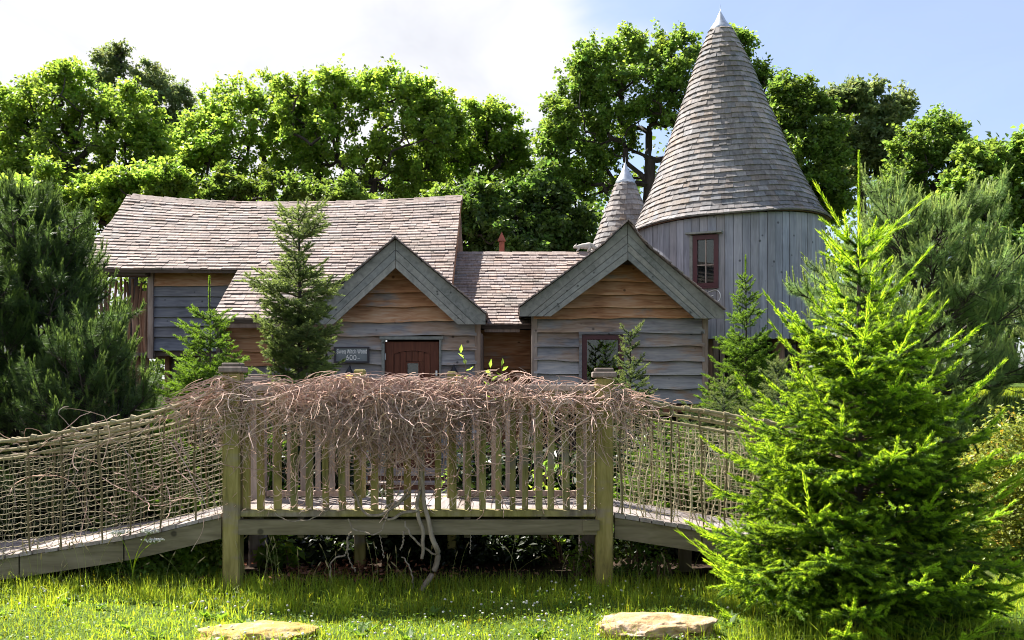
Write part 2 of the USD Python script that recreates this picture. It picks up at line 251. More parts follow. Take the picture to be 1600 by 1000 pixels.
def terrain(x, y):
    x, y = np.asarray(x, float), np.asarray(y, float)
    s = lambda t: np.clip(t, 0, 1) ** 2 * (3 - 2 * np.clip(t, 0, 1))
    z = 1.45 * s((x - 3.6) / 2.6) * s((y - 8.6) / 3.6)
    z = z + 0.03 * np.sin(x * 1.7 + 0.6) * np.sin(y * 2.1) * s((9 - y) / 2) + 0.9 * s((y - 17) / 12)
    return z
def ground():
    gx = np.unique(np.r_[np.linspace(-600, -14, 14), np.linspace(-14, 14, 113), np.linspace(14, 600, 14)])
    gy = np.unique(np.r_[np.linspace(-300, 2, 8), np.linspace(2, 24, 89), np.linspace(24, 900, 22)])
    A, B = np.meshgrid(gx, gy, indexing='ij')
    v = np.stack([A, B, terrain(A, B)], -1).reshape(-1, 3)
    i, j = np.meshgrid(np.arange(len(gx) - 1), np.arange(len(gy) - 1), indexing='ij'); n = len(gy)
    q = np.stack([i * n + j, (i + 1) * n + j, (i + 1) * n + j + 1, i * n + j + 1], -1).reshape(-1, 4)
    mat = usdkit.material(stage, '/World/Looks/ground_look', {
        'g': ('geometry', {}), 'n': ('noise_texture', {'scale': 3.0, 'detail': 8.0, 'roughness': 0.65}), 'n2': ('noise_texture', {'scale': 40.0, 'detail': 4.0}),
        'sep': ('separate_xyz', {}), 'soil': ('map_range', {'range_type': 'smoothstep', 'from_min': 7.3, 'from_max': 8.0, 'clamp': True}),
        'lawn': ('map_range', {'range_type': 'smoothstep', 'from_min': 3.4, 'from_max': 4.6, 'to_min': 1.0, 'to_max': 0.0, 'clamp': True}),
        'mul': ('math', {'math_type': 'multiply'}),
        'r': ('rgb_ramp', {'ramp': [(0.3, (0.035, 0.06, 0.012)), (0.55, (0.06, 0.10, 0.016)), (0.75, (0.09, 0.12, 0.025))]}),
        'r2': ('rgb_ramp', {'ramp': [(0.3, (0.02, 0.014, 0.010)), (0.6, (0.045, 0.03, 0.02)), (0.75, (0.08, 0.05, 0.03))]}),
        'mix': ('mix_color', {'blend_type': 'mix'}), 'b': ('bump', {'strength': 0.6, 'distance': 0.03}), 'p': ('principled_bsdf', {'roughness': 0.95, 'specular_ior_level': 0.1})},
        [('g.position', 'n.vector'), ('g.position', 'n2.vector'), ('g.position', 'sep.vector'), ('sep.y', 'soil.value'), ('sep.x', 'lawn.value'), ('soil.result', 'mul.value1'), ('lawn.result', 'mul.value2'),
         ('mul.value', 'mix.fac'), ('n.fac', 'r.fac'), ('n2.fac', 'r2.fac'), ('r.color', 'mix.a'), ('r2.color', 'mix.b'), ('mix.result', 'p.base_color'), ('n2.fac', 'b.height'), ('b.normal', 'p.normal')], surface='p.BSDF')
    tag(write_mesh('ground', v, q, mat, smooth=True), kind='structure')
ground()

# ------------------------------------------------------------------ cottage
rng = np.random.default_rng(7)
cottage = thing('wooden_cottage', 'long weathered timber cottage with shingled roof and two front gables', 'cottage')

def shingle_box(S, x0, x1, s0, s1, butt, top=0.003):
    """eight corners of one shingle on surface S(x, s, lift)"""
    return np.array([S(x0, s0, 0), S(x1, s0, 0), S(x1, s1, -0.004), S(x0, s1, -0.004), S(x0, s0, butt), S(x1, s0, butt), S(x1, s1, top), S(x0, s1, top)])
def tone(rng, lo=0.8, hi=1.15, warm=0.03):
    t = rng.uniform(lo, hi); w = rng.normal(0, warm); return np.array([t * (1 + w), t, t * (1 - w)])
def shingle_field(S, L, expo, xr, width, rng, inside, butt=0.026, left=None):
    """(centre, eight corners, tint) of every shingle; inside(xc, s) says whether it belongs to the roof"""
    out = []; s = 0.0
    while s < L - 0.3 * expo:
        x = xr[0] - rng.uniform(0, width)
        lift = butt * rng.uniform(0.85, 1.2)
        while x < xr[1]:
            w = width * rng.uniform(0.55, 1.4); a, b = max(x, xr[0] if left is None else left(s)), min(x + w, xr[1]); x += w
            if b - a < 0.02: continue
            if not inside(0.5 * (a + b), s): continue
            ds = rng.normal(0, 0.05) * expo; dl = rng.uniform(0.8, 1.35)
            if rng.random() < 0.02: ds += rng.uniform(-0.25, 0.1) * expo
            out.append((shingle_box(S, a + 0.0025, b - 0.0025, s + ds, min(s + expo * 1.5, L + 0.02), lift * dl), tone(rng)))
        s += expo
    return out
def emit_shingles(parent, sh, n_single, mat):
    sh = sorted(sh, key=lambda q: q[0][:, 1].mean())
    for c, t in sh[:n_single]: write_mesh('shingle', c, BOXF, mat, parent, np.tile(t, (8, 1)))
    if len(sh) > n_single:
        v = np.vstack([c for c, _ in sh[n_single:]]); k = len(sh) - n_single
        f = (BOXF[None] + 8 * np.arange(k)[:, None, None]).reshape(-1, 3)
        tag(write_mesh('small_shingles', v, f, mat, parent, np.repeat(np.array([t for _, t in sh[n_single:]]), 8, axis=0)), kind='stuff')

# main roof: plane rising from the low front eave to the ridge, ridge sagging in the middle
YR, YE = 19.0, 15.0
ZR, ZE = Z_(316, YR), Z_(499, YE)
RX0, RX1 = -7.52, -1.03
LM = math.hypot(YR - YE, ZR - ZE)
def sag(x):
    u = (x - RX0) / (RX1 - RX0); return (0.21 if u < 0.43 else 0.10) * (2 * u - 0.86) ** 2 - 0.02
def S_main(x, s, lift):
    t = s / LM
    curve = 0.10 * (1 - t) ** 2 * t * 2 - 0.16 * t * (1 - t)          # slight concave sweep
    nrm = np.array([0, -(ZR - ZE), YR - YE]) / LM
    return np.array([x - 0.14 * (t > 0.8) * max(0, -(x + 7.1)) * (t - 0.8) * 5, YE + (YR - YE) * t, ZE + (ZR - ZE) * t + curve + sag(x) * t ** 2]) + nrm * lift
S_WING = LM * (16.5 - YE) / (YR - YE)
in_main = lambda x, s: x > -4.68 or s > S_WING
def slab(S, xs, ss, inside, thick, name, mat, parent):
    mb = MB()
    for a, b in zip(xs[:-1], xs[1:]):
        for c, d in zip(ss[:-1], ss[1:]):
            if inside(0.5 * (a + b), 0.5 * (c + d)):
                mb.hexa([S(a, c, -thick), S(b, c, -thick), S(b, d, -thick), S(a, d, -thick), S(a, c, -0.006), S(b, c, -0.006), S(b, d, -0.006), S(a, d, -0.006)])
    return mb.build(name, mat, parent)
roof_main = slab(S_main, np.r_[np.linspace(RX0, -4.68, 6), np.linspace(-4.68, RX1, 8)[1:]], np.r_[np.linspace(0, S_WING, 4), np.linspace(S_WING, LM, 8)[1:]], in_main, 0.07, 'roof', M['roof_deck'], cottage).GetPath()
shm = shingle_field(S_main, LM, 0.118, (RX0 - 0.03, RX1 + 0.03), 0.19, rng, lambda x, s: True, left=lambda s: RX0 - 0.03 if s > S_WING - 0.02 else -4.70)
# the back slope, steeper and out of sight, so that the roof is a whole
def S_back(x, s, lift): return np.array([x, YR + 0.02 + s * 0.75, ZR + sag(x) - s * 0.66 + lift])
slab(S_back, np.linspace(RX0, RX1, 6), np.linspace(0, 3.4, 3), lambda x, s: True, 0.06, 'back_roof', M['shingle'], cottage)
for k in range(21):          # ridge pieces
    a = RX0 + 0.02 + k * (RX1 - RX0) / 21; b = a + (RX1 - RX0) / 21 + 0.03
    mb = MB(); t = tone(rng, 0.8, 1.15); d = rng.uniform(0, 0.01)
    for dy, dz in ((-0.17, -0.13), (0.14, -0.12)):
        za, zb = ZR + sag(a) + 0.035 + d, ZR + sag(b) + 0.028
        mb.hexa([(a, YR, za - 0.02), (b, YR, zb - 0.02), (b, YR + dy, zb + dz - 0.02), (a, YR + dy, za + dz - 0.02), (a, YR, za), (b, YR, zb), (b, YR + dy, zb + dz), (a, YR + dy, za + dz)], t)
    mb.build('ridge_piece', M['shingle'], cottage)

# middle roof, lower, between the gables
YR2, YE2 = 18.0, 15.5
ZR2, ZE2 = Z_(396, YR2), Z_(508, YE2)
L2 = math.hypot(YR2 - YE2, ZR2 - ZE2)
def S_mid(x, s, lift):
    t = s / L2; nrm = np.array([0, -(ZR2 - ZE2), YR2 - YE2]) / L2
    return np.array([x, YE2 + (YR2 - YE2) * t, ZE2 + (ZR2 - ZE2) * t - 0.10 * t * (1 - t)]) + nrm * lift
slab(S_mid, np.linspace(-1.6, 2.7, 6), np.linspace(0, L2, 6), lambda x, s: True, 0.07, 'middle_roof', M['roof_deck'], cottage)
shm2 = shingle_field(S_mid, L2, 0.112, (-1.45, 1.75), 0.17, rng, lambda x, s: True)
mid_path = Sdf.Path(str(cottage) + '/middle_roof')
emit_shingles(roof_main, shm, 170, M['shingle']); emit_shingles(mid_path, shm2, 130, M['shingle'])
MB().hexa([(-1.6, YR2, ZR2 - 0.05), (2.7, YR2, ZR2 - 0.05), (2.7, YR2 + 2.2, ZR2 - 1.5), (-1.6, YR2 + 2.2, ZR2 - 1.5), (-1.6, YR2, ZR2), (2.7, YR2, ZR2), (2.7, YR2 + 2.2, ZR2 - 1.45), (-1.6, YR2 + 2.2, ZR2 - 1.45)]).build('back_roof', M['shingle'], cottage)
for k in range(11):
    a = -1.0 + k * 0.25; mb = MB(); t = tone(rng, 0.8, 1.15); d = rng.uniform(0, 0.012)
    for dy, dz in ((-0.13, -0.085), (0.13, -0.085)):
        mb.hexa([(a, YR2, ZR2 + 0.005 + d), (a + 0.26, YR2, ZR2 + d), (a + 0.26, YR2 + dy, ZR2 + dz + d), (a, YR2 + dy, ZR2 + dz + d + 0.005), (a, YR2, ZR2 + 0.03 + d), (a + 0.26, YR2, ZR2 + 0.024 + d), (a + 0.26, YR2 + dy, ZR2 + dz + d + 0.02), (a, YR2 + dy, ZR2 + dz + 0.026 + d)], t)
    mb.build('ridge_piece', M['shingle'], cottage)
# finial behind the ridge
fx, fy = X_(784, 18.2), 18.2
mb = MB(); z0 = ZR2 - 0.25; z1 = Z_(377, 18.2); z2 = Z_(362, 18.2)
mb.box(fx - 0.05, fx + 0.05, fy - 0.05, fy + 0.05, z0, z1, bev=0.01)
mb.add([(fx - 0.075, fy - 0.075, z1), (fx + 0.075, fy - 0.075, z1), (fx + 0.075, fy + 0.075, z1), (fx - 0.075, fy + 0.075, z1), (fx, fy, z2)], [[0, 1, 4], [1, 2, 4], [2, 3, 4], [3, 0, 4], [0, 3, 2], [0, 2, 1]])
tag(mb.build('finial', M['finial'], cottage), 'red-brown pointed wooden finial on the middle ridge')

def waney(x0, x1, z0, z1, y, rng, top=lambda x: 1e9, wav=0.009, lap=0.058, th=0.024, n=None):
    """one horizontal board with a natural wavy lower edge, its bottom proud of the board below; clipped under top(x)"""
    n = n or max(6, int((x1 - x0) / 0.07)); xs = np.linspace(x0, x1, n)
    ph, fr = rng.uniform(0, 6.3, 3), rng.uniform(1.2, 4.5, 3)
    zb = z0 + wav * (np.sin(xs * fr[0] + ph[0]) + 0.6 * np.sin(xs * fr[1] * 2 + ph[1]) + 0.35 * np.sin(xs * fr[2] * 4.5 + ph[2]))
    tp = np.array([top(x) for x in xs]); zt = np.minimum(z1, tp); zb = np.minimum(zb, tp)
    keep = zt - zb > 0.004
    if keep.sum() < 2: return None
    i0, i1 = np.nonzero(keep)[0][[0, -1]]; i0, i1 = max(0, i0 - 1), min(n - 1, i1 + 1); sl = slice(i0, i1 + 1)
    xs, zb, zt = xs[sl], zb[sl], np.maximum(zt, zb)[sl]
    fy = lambda z: y - 0.004 - lap * np.clip((z1 - z) / (z1 - z0), 0, 1.2)
    zm = np.minimum(zb + 0.030, zt)                       # a paler strip along the lower edge
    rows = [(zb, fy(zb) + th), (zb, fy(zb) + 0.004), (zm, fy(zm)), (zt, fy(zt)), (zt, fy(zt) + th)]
    v = np.concatenate([np.stack([xs, yy_, z], 1) for z, yy_ in rows]); m = len(xs)
    f = []
    for r in range(len(rows)):
        r2 = (r + 1) % len(rows)
        for i in range(m - 1): f.append([r * m + i, r * m + i + 1, r2 * m + i + 1, r2 * m + i])
    f = [[a, d, c, b] for a, b, c, d in f] if False else f
    return v, np.array(f), m
def board_wall(parent, x0, x1, z_edges, y, rng, mats, top=lambda x: 1e9, pale=1.15, tints=None, **kw):
    for k, (za, zb) in enumerate(zip(z_edges[:-1], z_edges[1:])):
        got = waney(x0, x1, za, zb + 0.025, y, rng, top, **kw)
        if got is None: continue
        v, f, m = got
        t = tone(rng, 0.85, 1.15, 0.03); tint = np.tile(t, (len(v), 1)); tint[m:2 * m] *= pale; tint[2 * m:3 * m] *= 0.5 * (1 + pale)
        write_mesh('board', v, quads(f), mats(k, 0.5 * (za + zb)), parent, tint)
def stepz(ztop, zbot, h, rng):
    z = [ztop]
    while z[-1] > zbot + 0.3 * h: z.append(z[-1] - h * rng.uniform(0.88, 1.12))
    return z[::-1]
def wall_core(x0, x1, y0, y1, z0, z1, name='wall'): return MB().box(x0, x1, y0, y1, z0, z1).build(name, M['roof_deck'], cottage).GetPath()

# wing wall at the left under the high eave
w = wall_core(X_(240, 16.95), X_(420, 16.95), 16.97, 17.1, Z_(551, 16.9), Z_(418, 16.9))
ze = [Z_(v, 16.9) for v in (548, 526, 510, 495, 479, 463, 447, 424)]
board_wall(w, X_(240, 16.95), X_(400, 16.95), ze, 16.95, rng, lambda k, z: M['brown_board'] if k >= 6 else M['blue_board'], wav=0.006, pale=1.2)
MB().box(X_(232, 16.9), X_(240.5, 16.9), 16.85, 16.99, Z_(560, 16.9), Z_(423, 16.9), bev=0.008).build('corner_post', M['grey_wood'], cottage)
MB().box(X_(168, 16.6), X_(420, 16.6), 16.56, 16.6, Z_(425, 16.58), Z_(415.5, 16.58), (0.8, 0.75, 0.72)).build('fascia', M['grey_wood'], cottage)
MB().box(RX0 + 0.1, X_(240, 17), 16.62, 16.9, Z_(432, 16.8), Z_(424, 16.8)).build('lintel', M['roof_deck'], cottage)
# rustic pole screen
for k, u in enumerate((150, 158, 166, 173, 180.5, 187, 194, 200.5, 206, 213, 221, 229)):
    zt = Z_(434 + 8 * ((k * 37) % 5) / 5 + (8 if k > 8 else 0), 17.2); r = rng.uniform(0.022, 0.034) * (1.45 if k in (9,) else 1)
    x = X_(u, 17.2); pts = np.array([(x + rng.normal(0, 0.012) + 0.02 * math.sin(q * 2 + k), 17.2 + rng.normal(0, 0.02), z) for q, z in enumerate(np.linspace(1.2, zt, 6))])
    MB().tube(pts, np.linspace(r * 1.1, r * 0.9, 6), 8, tone(rng, 0.8, 1.3)).build('pole', M['log'], cottage, smooth=True)
# back of the loggia behind the poles
MB().box(RX0 + 0.3, X_(232, 18.6), 18.55, 18.62, 0.4, Z_(455, 18.6)).build('back_screen', M['log'], cottage)
# the lower storey at the left: dark undercroft with a paler boarded wall inside
w = wall_core(X_(262, 17.6), X_(372, 17.6), 17.62, 17.75, 0.2, Z_(548, 17.6))
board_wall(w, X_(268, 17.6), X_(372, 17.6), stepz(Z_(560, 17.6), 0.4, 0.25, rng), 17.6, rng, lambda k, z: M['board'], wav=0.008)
MB().box(X_(259, 17.5), X_(266, 17.5), 17.45, 17.56, 0.1, Z_(550, 17.5)).build('undercroft_post', M['log'], cottage)
MB().box(RX0 + 0.3, X_(372, 17), 16.95, 19.0, Z_(556, 16.95), Z_(551, 16.95)).build('floor', M['roof_deck'], cottage)
# low front wall under the long roof, left of the door gable
w = wall_core(X_(352, 15.45), X_(545, 15.45), 15.47, 15.6, 0.1, Z_(502, 15.45))
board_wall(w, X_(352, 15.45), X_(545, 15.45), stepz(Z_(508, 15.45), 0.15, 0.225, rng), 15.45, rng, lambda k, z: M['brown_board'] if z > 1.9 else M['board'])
MB().box(X_(343, 15.4), X_(353, 15.4), 15.35, 15.48, 0.0, Z_(503, 15.4), bev=0.008).build('corner_post', M['grey_wood'], cottage)
MB().box(-4.66, X_(545, 15.05), 15.05, 15.09, Z_(512, 15.05), Z_(501.5, 15.05), (0.62, 0.56, 0.52)).build('fascia', M['grey_wood'], cottage)
MB().box(-4.66, -4.60, 15.12, 19.0, 0.2, 2.5).build('side_wall', M['roof_deck'], cottage)
# right verge board of the main roof
mb = MB()
for a, b in zip(np.linspace(0, LM, 9)[:-1], np.linspace(0, LM, 9)[1:]):
    q = [S_main(RX1, a, -0.17), S_main(RX1 + 0.03, a, -0.17), S_main(RX1 + 0.03, b, -0.17), S_main(RX1, b, -0.17), S_main(RX1, a, -0.008), S_main(RX1 + 0.03, a, -0.008), S_main(RX1 + 0.03, b, -0.008), S_main(RX1, b, -0.008)]
    mb.hexa(q)
mb.build('verge_board', M['brown_board'], cottage)
# gable end wall of the main roof above the middle roof
v, f = extrude_uv([(-19.0, 2.4), (-15.3, 2.4), (-15.3, 2.45), (-19.0, ZR - 0.08)], 0, 0.06)
v = np.stack([RX1 - 0.12 - v[:, 1], -v[:, 0], v[:, 2]], 1); write_mesh('gable_end', v, f[:, ::-1], M['brown_board'], cottage)
v, f = extrude_uv([(-21.5, 0.2), (-19.0, 0.2), (-19.0, ZR - 0.08), (-21.5, 3.0)], 0, 0.06)
v = np.stack([RX1 - 0.12 - v[:, 1], -v[:, 0], v[:, 2]], 1); write_mesh('gable_end', v, f[:, ::-1], M['brown_board'], cottage)

def gable(Yb, Yw, Yback, centre, lines_l, lines_r, wall_u, zbot, edges_v, colour, opening, rng, post_u, zpost, sh_lift=0.0):
    """front gable: bargeboards between successive outlines, roof slopes going back, boarded wall"""
    px = lambda q: (X_(q[0], Yb), Z_(q[1], Yb))
    for side, lines in (('l', lines_l), ('r', lines_r)):
        for k in range(len(lines) - 1):
            a, b = [px(q) for q in lines[k]], [px(q) for q in lines[k + 1]]
            pr = 0.012 * k
            gap = 0.004
            poly = Polygon(a + b[::-1]).buffer(-gap, join_style=2)
            if poly.geom_type != 'Polygon': poly = max(poly.geoms, key=lambda g: g.area)
            v, f = extrude_uv(np.array(poly.exterior.coords)[:-1], Yb - 0.012 + (0.010 * (len(lines) - 2 - k)), Yb + 0.03)
            write_mesh('bargeboard', v, f, M['barge'], cottage, np.tile(tone(rng, 0.88, 1.12, 0.02), (len(v), 1)))
        # backing so that joints read dark, and the slope itself
        a, b = [px(q) for q in lines[0]], [px(q) for q in lines[-1]]
        outer = lines[0][:-1] if len(lines[0]) > 2 and abs(lines[0][-1][0] - lines[0][-2][0]) < 3 else lines[0]
        o = np.array([px(q) for q in outer])
        poly = Polygon(a + b[::-1]).buffer(-0.012); poly = poly if poly.geom_type == 'Polygon' else max(poly.geoms, key=lambda g: g.area)
        v, f = extrude_uv(np.array(poly.exterior.coords)[:-1], Yb + 0.032, Yb + 0.05); write_mesh('barge_backing', v, f, M['roof_deck'], cottage)
        thick, mb = 0.06, MB()
        for (xa, za), (xb, zb_) in zip(o[:-1], o[1:]):
            mb.hexa([(xa, Yb + 0.05, za - thick), (xb, Yb + 0.05, zb_ - thick), (xb, Yback, zb_ - thick), (xa, Yback, za - thick), (xa, Yb + 0.05, za), (xb, Yb + 0.05, zb_), (xb, Yback, zb_), (xa, Yback, za)])
        mb.build('gable_roof', M['roof_deck'], cottage)
        # shingles of the slope
        seg = np.r_[0, np.cumsum(np.linalg.norm(np.diff(o, axis=0), axis=1))]; L = seg[-1]
        def S(yv, s, lift, o=o, seg=seg, L=L, side=side):
            d = L - s; x, z = np.interp(d, seg, o[:, 0]), np.interp(d, seg, o[:, 1])
            e = 0.02; tx, tz = np.interp(min(d + e, L), seg, o[:, 0]) - np.interp(max(d - e, 0), seg, o[:, 0]), np.interp(min(d + e, L), seg, o[:, 1]) - np.interp(max(d - e, 0), seg, o[:, 1])
            n = np.array([-tz, tx]) if side == 'r' else np.array([tz, -tx]); n = n / (np.linalg.norm(n) + 1e-9)
            return np.array([x + n[0] * (lift + 0.01), yv, z + n[1] * (lift + 0.01)])
        sh = shingle_field(S, L, 0.115, (Yb - 0.07, Yback), 0.17, rng, lambda x, s: True, butt=0.02)
        v = np.vstack([c for c, _ in sh]); f = (BOXF[None] + 8 * np.arange(len(sh))[:, None, None]).reshape(-1, 3)
        tag(write_mesh('gable_shingles', v, f, M['shingle'], cottage, np.repeat(np.array([t for _, t in sh]), 8, axis=0)), kind='stuff')
    # ridge cap at the front
    (cx, cz) = px(lines_l[0][0])
    mb = MB()
    for s in (-1, 1): mb.hexa([(cx, Yb - 0.08, cz + 0.02), (cx, Yback, cz + 0.02), (cx + s * 0.10, Yback, cz - 0.08), (cx + s * 0.10, Yb - 0.08, cz - 0.08), (cx, Yb - 0.08, cz + 0.045), (cx, Yback, cz + 0.045), (cx + s * 0.10, Yback, cz - 0.055), (cx + s * 0.10, Yb - 0.08, cz - 0.055)])
    mb.build('ridge_cap', M['shingle'], cottage)
    # wall
    xa, xb = X_(wall_u[0], Yw), X_(wall_u[1], Yw)
    ol, orr = np.array([px(q) for q in lines_l[0]]), np.array([px(q) for q in lines_r[0]])
    ol = ol[np.argsort(ol[:, 0])]; orr = orr[np.argsort(orr[:, 0])]; allp = np.vstack([ol, orr]); allp = allp[np.argsort(allp[:, 0])]
    top = lambda x: float(np.interp(x, allp[:, 0], allp[:, 1])) - 0.09
    ztop = max(top(x) for x in np.linspace(xa, xb, 60))
    tri = [(x, top(x) - 0.01) for x in np.linspace(xb, xa, 40)]
    x0, x1, oz0, oz1 = opening
    body = Polygon([(xa, zbot), (xb, zbot)] + tri).difference(shapely.box(x0, oz0, x1, oz1))
    body = body if body.geom_type == 'Polygon' else max(body.geoms, key=lambda g: g.area)
    m = trimesh.creation.extrude_polygon(body, 0.1, engine='earcut'); v = np.array(m.vertices)
    wp = write_mesh('wall', np.stack([v[:, 0], Yw + 0.11 - v[:, 2], v[:, 1]], 1), m.faces, M['roof_deck'], cottage).GetPath()
    ez = sorted(Z_(q, Yw) for q in edges_v)
    while ez[0] > zbot + 0.1: ez.insert(0, ez[0] - 0.21 * rng.uniform(0.9, 1.1))
    ez.append(ez[-1] + 0.25)
    for k, (za, zb_) in enumerate(zip(ez[:-1], ez[1:])):
        mid = 0.5 * (za + zb_)
        spans = [(xa, xb)] if not (za < oz1 - 0.03 and zb_ > oz0 + 0.02) else [(xa, x0), (x1, xb)]
        if len(spans) == 2 and zb_ > oz1 + 0.01: spans = [(xa, x0), (x1, xb)]
        for s0, s1 in spans:
            got = waney(s0, s1, za, zb_ + 0.015, Yw, rng, top, wav=0.010)
            if got is None: continue
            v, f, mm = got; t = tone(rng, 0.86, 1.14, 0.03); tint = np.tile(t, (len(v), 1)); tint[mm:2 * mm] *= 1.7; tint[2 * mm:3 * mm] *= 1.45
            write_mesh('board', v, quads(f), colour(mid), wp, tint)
    for u in post_u: MB().box(X_(u, Yw) - 0.045, X_(u, Yw) + 0.045, Yw - 0.05, Yw + 0.06, zpost, top(X_(u, Yw)) - 0.02, tone(rng, 0.75, 0.95), bev=0.008).build('corner_post', M['grey_wood'], cottage)
    return wp

# door gable
Yb, Yw = 14.6, 15.0
c = 618
Lr = [[(c, 373), (759, 491), (759, 507)], [(c, 390), (743, 507.2)], [(c, 405), (728, 507.2)], [(c, 419), (715, 507)]]
Ll = [[(2 * c - u, v) for u, v in l] for l in Lr]
door_x = (X_(597, Yw), X_(690, Yw))
DZ0, DZ1 = 0.28, Z_(531, Yw)
gw = gable(Yb, Yw, 17.6, c, Ll, Lr, (505, 745), 0.1, (436, 457, 479, 503, 525, 547, 569, 592, 614), lambda z: M['brown_board'] if z > 2.62 else M['mid_board'] if z > 2.2 else M['board'], (door_x[0], door_x[1], DZ0, DZ1), rng, (746.5,), 0.05)
MB().box(X_(748, 15.1), X_(748, 15.1) + 0.05, 15.12, 16.2, 0.05, 2.4).build('side_wall', M['grey_wood'], cottage)
# door
door = group_of('door', cottage)
MB().box(door_x[0], door_x[0] + 0.045, 14.93, 15.06, DZ0, DZ1, (0.95, 1, 1.05)).build('frame', M['barge'], door)
MB().box(door_x[1] - 0.035, door_x[1], 14.93, 15.06, DZ0, DZ1, (0.95, 1, 1.05)).build('frame', M['barge'], door)
MB().box(door_x[0] - 0.03, door_x[1] + 0.03, 14.92, 15.06, DZ1 + 0.002, DZ1 + 0.05, (0.95, 1, 1.05)).build('frame', M['barge'], door)
dx0, dx1 = door_x[0] + 0.05, door_x[1] - 0.045
ztop = DZ1 - 0.03; pz0, pz1 = Z_(602, 15), Z_(567.5, 15); px0, px1 = X_(636.5, 15), X_(653.5, 15)
# stiles, arched head rail and planks
MB().box(dx0, dx0 + 0.13, 15.0, 15.045, DZ0, ztop).build('stile', M['door'], door)
MB().box(dx1 - 0.13, dx1, 15.0, 15.045, DZ0, ztop).build('stile', M['door'], door)
xs = np.linspace(dx0 + 0.133, dx1 - 0.133, 15); arch = ztop - 0.14 - 0.05 * (np.abs(np.linspace(-1, 1, 15)) ** 2)
v, f = extrude_uv([(dx0 + 0.133, ztop), *zip(xs, arch), (dx1 - 0.133, ztop)][::-1], 15.0, 15.045); write_mesh('head_rail', v, f, M['door'], door)
MB().box(dx0 + 0.133, dx1 - 0.133, 15.0, 15.045, DZ0, DZ0 + 0.2).build('bottom_rail', M['door'], door)
n = 6; e = np.linspace(dx0 + 0.136, dx1 - 0.136, n + 1)
for k in range(n):
    a, b = e[k] + 0.004, e[k + 1] - 0.004
    za = float(np.interp(0.5 * (a + b), xs, arch)) - 0.005
    if b > px0 - 0.02 and a < px1 + 0.02:
        MB().box(a, b, 15.012, 15.04, pz1 + 0.025, za, tone(rng, 0.85, 1.1, 0.02)).build('plank', M['door'], door)
        MB().box(a, b, 15.012, 15.04, DZ0 + 0.2, pz0 - 0.025, tone(rng, 0.85, 1.1, 0.02)).build('plank', M['door'], door)
        if a < px0: MB().box(a, px0 - 0.02, 15.012, 15.04, pz0 - 0.02, pz1 + 0.02).build('plank', M['door'], door)
        if b > px1: MB().box(px1 + 0.02, b, 15.012, 15.04, pz0 - 0.02, pz1 + 0.02).build('plank', M['door'], door)
    else: MB().box(a, b, 15.012, 15.04, DZ0 + 0.2, za, tone(rng, 0.85, 1.1, 0.02)).build('plank', M['door'], door)
mb = MB()
for a0, a1, b0, b1 in ((px0 - 0.018, px0, pz0 - 0.018, pz1 + 0.018), (px1, px1 + 0.018, pz0 - 0.018, pz1 + 0.018), (px0, px1, pz1, pz1 + 0.018), (px0, px1, pz0 - 0.018, pz0)): mb.box(a0, a1, 14.995, 15.045, b0, b1)
mb.build('pane_bead', M['door'], door)
MB().box(px0 + 0.001, px1 - 0.001, 15.02, 15.026, pz0 + 0.001, pz1 - 0.001).build('pane', M['pane'], door)
MB().box(dx0 - 0.01, dx0 + 0.012, 14.985, 14.999, Z_(562, 15), Z_(552, 15)).build('hinge', M['metal'], door)
MB().box(dx1 - 0.05, dx1 - 0.02, 14.98, 14.999, Z_(587, 15), Z_(579, 15), bev=0.004).build('handle', M['white'], door)
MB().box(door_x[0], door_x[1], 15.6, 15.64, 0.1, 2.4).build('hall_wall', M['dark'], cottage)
# recessed middle wall
w = wall_core(X_(746, 16.2), X_(840, 16.2), 16.22, 16.3, 0.1, Z_(512, 16.2))
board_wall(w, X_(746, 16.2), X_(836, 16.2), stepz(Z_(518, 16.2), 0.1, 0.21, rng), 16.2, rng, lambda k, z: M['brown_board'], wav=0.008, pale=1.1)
MB().box(X_(757, 15.55), X_(812, 15.55), 15.55, 15.59, Z_(519, 15.55), Z_(511, 15.55)).build('fascia', M['grey_wood'], cottage)

# right gable
Yb, Yw = 14.0, 14.5
LL = [[(981, 347), (966, 360), (944, 382), (882, 429), (812, 480), (812, 494.5)], [(981, 366), (824, 494.5)], [(981, 380), (836, 494.5)], [(981, 393), (848, 494.5)], [(981, 406), (861, 494.5)]]
RR = [[(981, 347), (997, 368), (1012, 386), (1050, 417), (1132, 485), (1132, 498)], [(981, 366), (1119, 498)], [(981, 380), (1107, 498)], [(981, 393), (1096, 498)], [(981, 406), (1086, 498)]]
win = (X_(909, Yw), X_(974, Yw), Z_(608, Yw), Z_(523, Yw))
gw2 = gable(Yb, Yw, 17.4, 981, LL, RR, (834, 1100), Z_(632, Yw), (441, 462, 481, 498, 520, 541.5, 563.5, 585, 607, 629), lambda z: M['brown_board'] if z > 2.5 else M['mid_board'] if z > 1.9 else M['board'], win, rng, (835, 1101), 0.05)
MB().box(X_(832, 14.6), X_(832, 14.6) + 0.06, 14.62, 16.3, 0.9, 2.5).build('side_wall', M['grey_wood'], cottage)
MB().box(X_(1098, 14.6), X_(1098, 14.6) + 0.06, 14.62, 17.0, 0.9, 2.5).build('side_wall', M['grey_wood'], cottage)
MB().box(X_(838, 14.5), X_(1100, 14.5), 14.46, 14.52, Z_(644, 14.5), Z_(633, 14.5), (0.7, 0.5, 0.45)).build('sill_beam', M['log'], cottage)
MB().box(X_(838, 14.6), X_(1100, 14.6), 14.9, 15.0, 0.0, Z_(640, 14.6), (0.4, 0.4, 0.4)).build('undercroft_wall', M['roof_deck'], cottage)
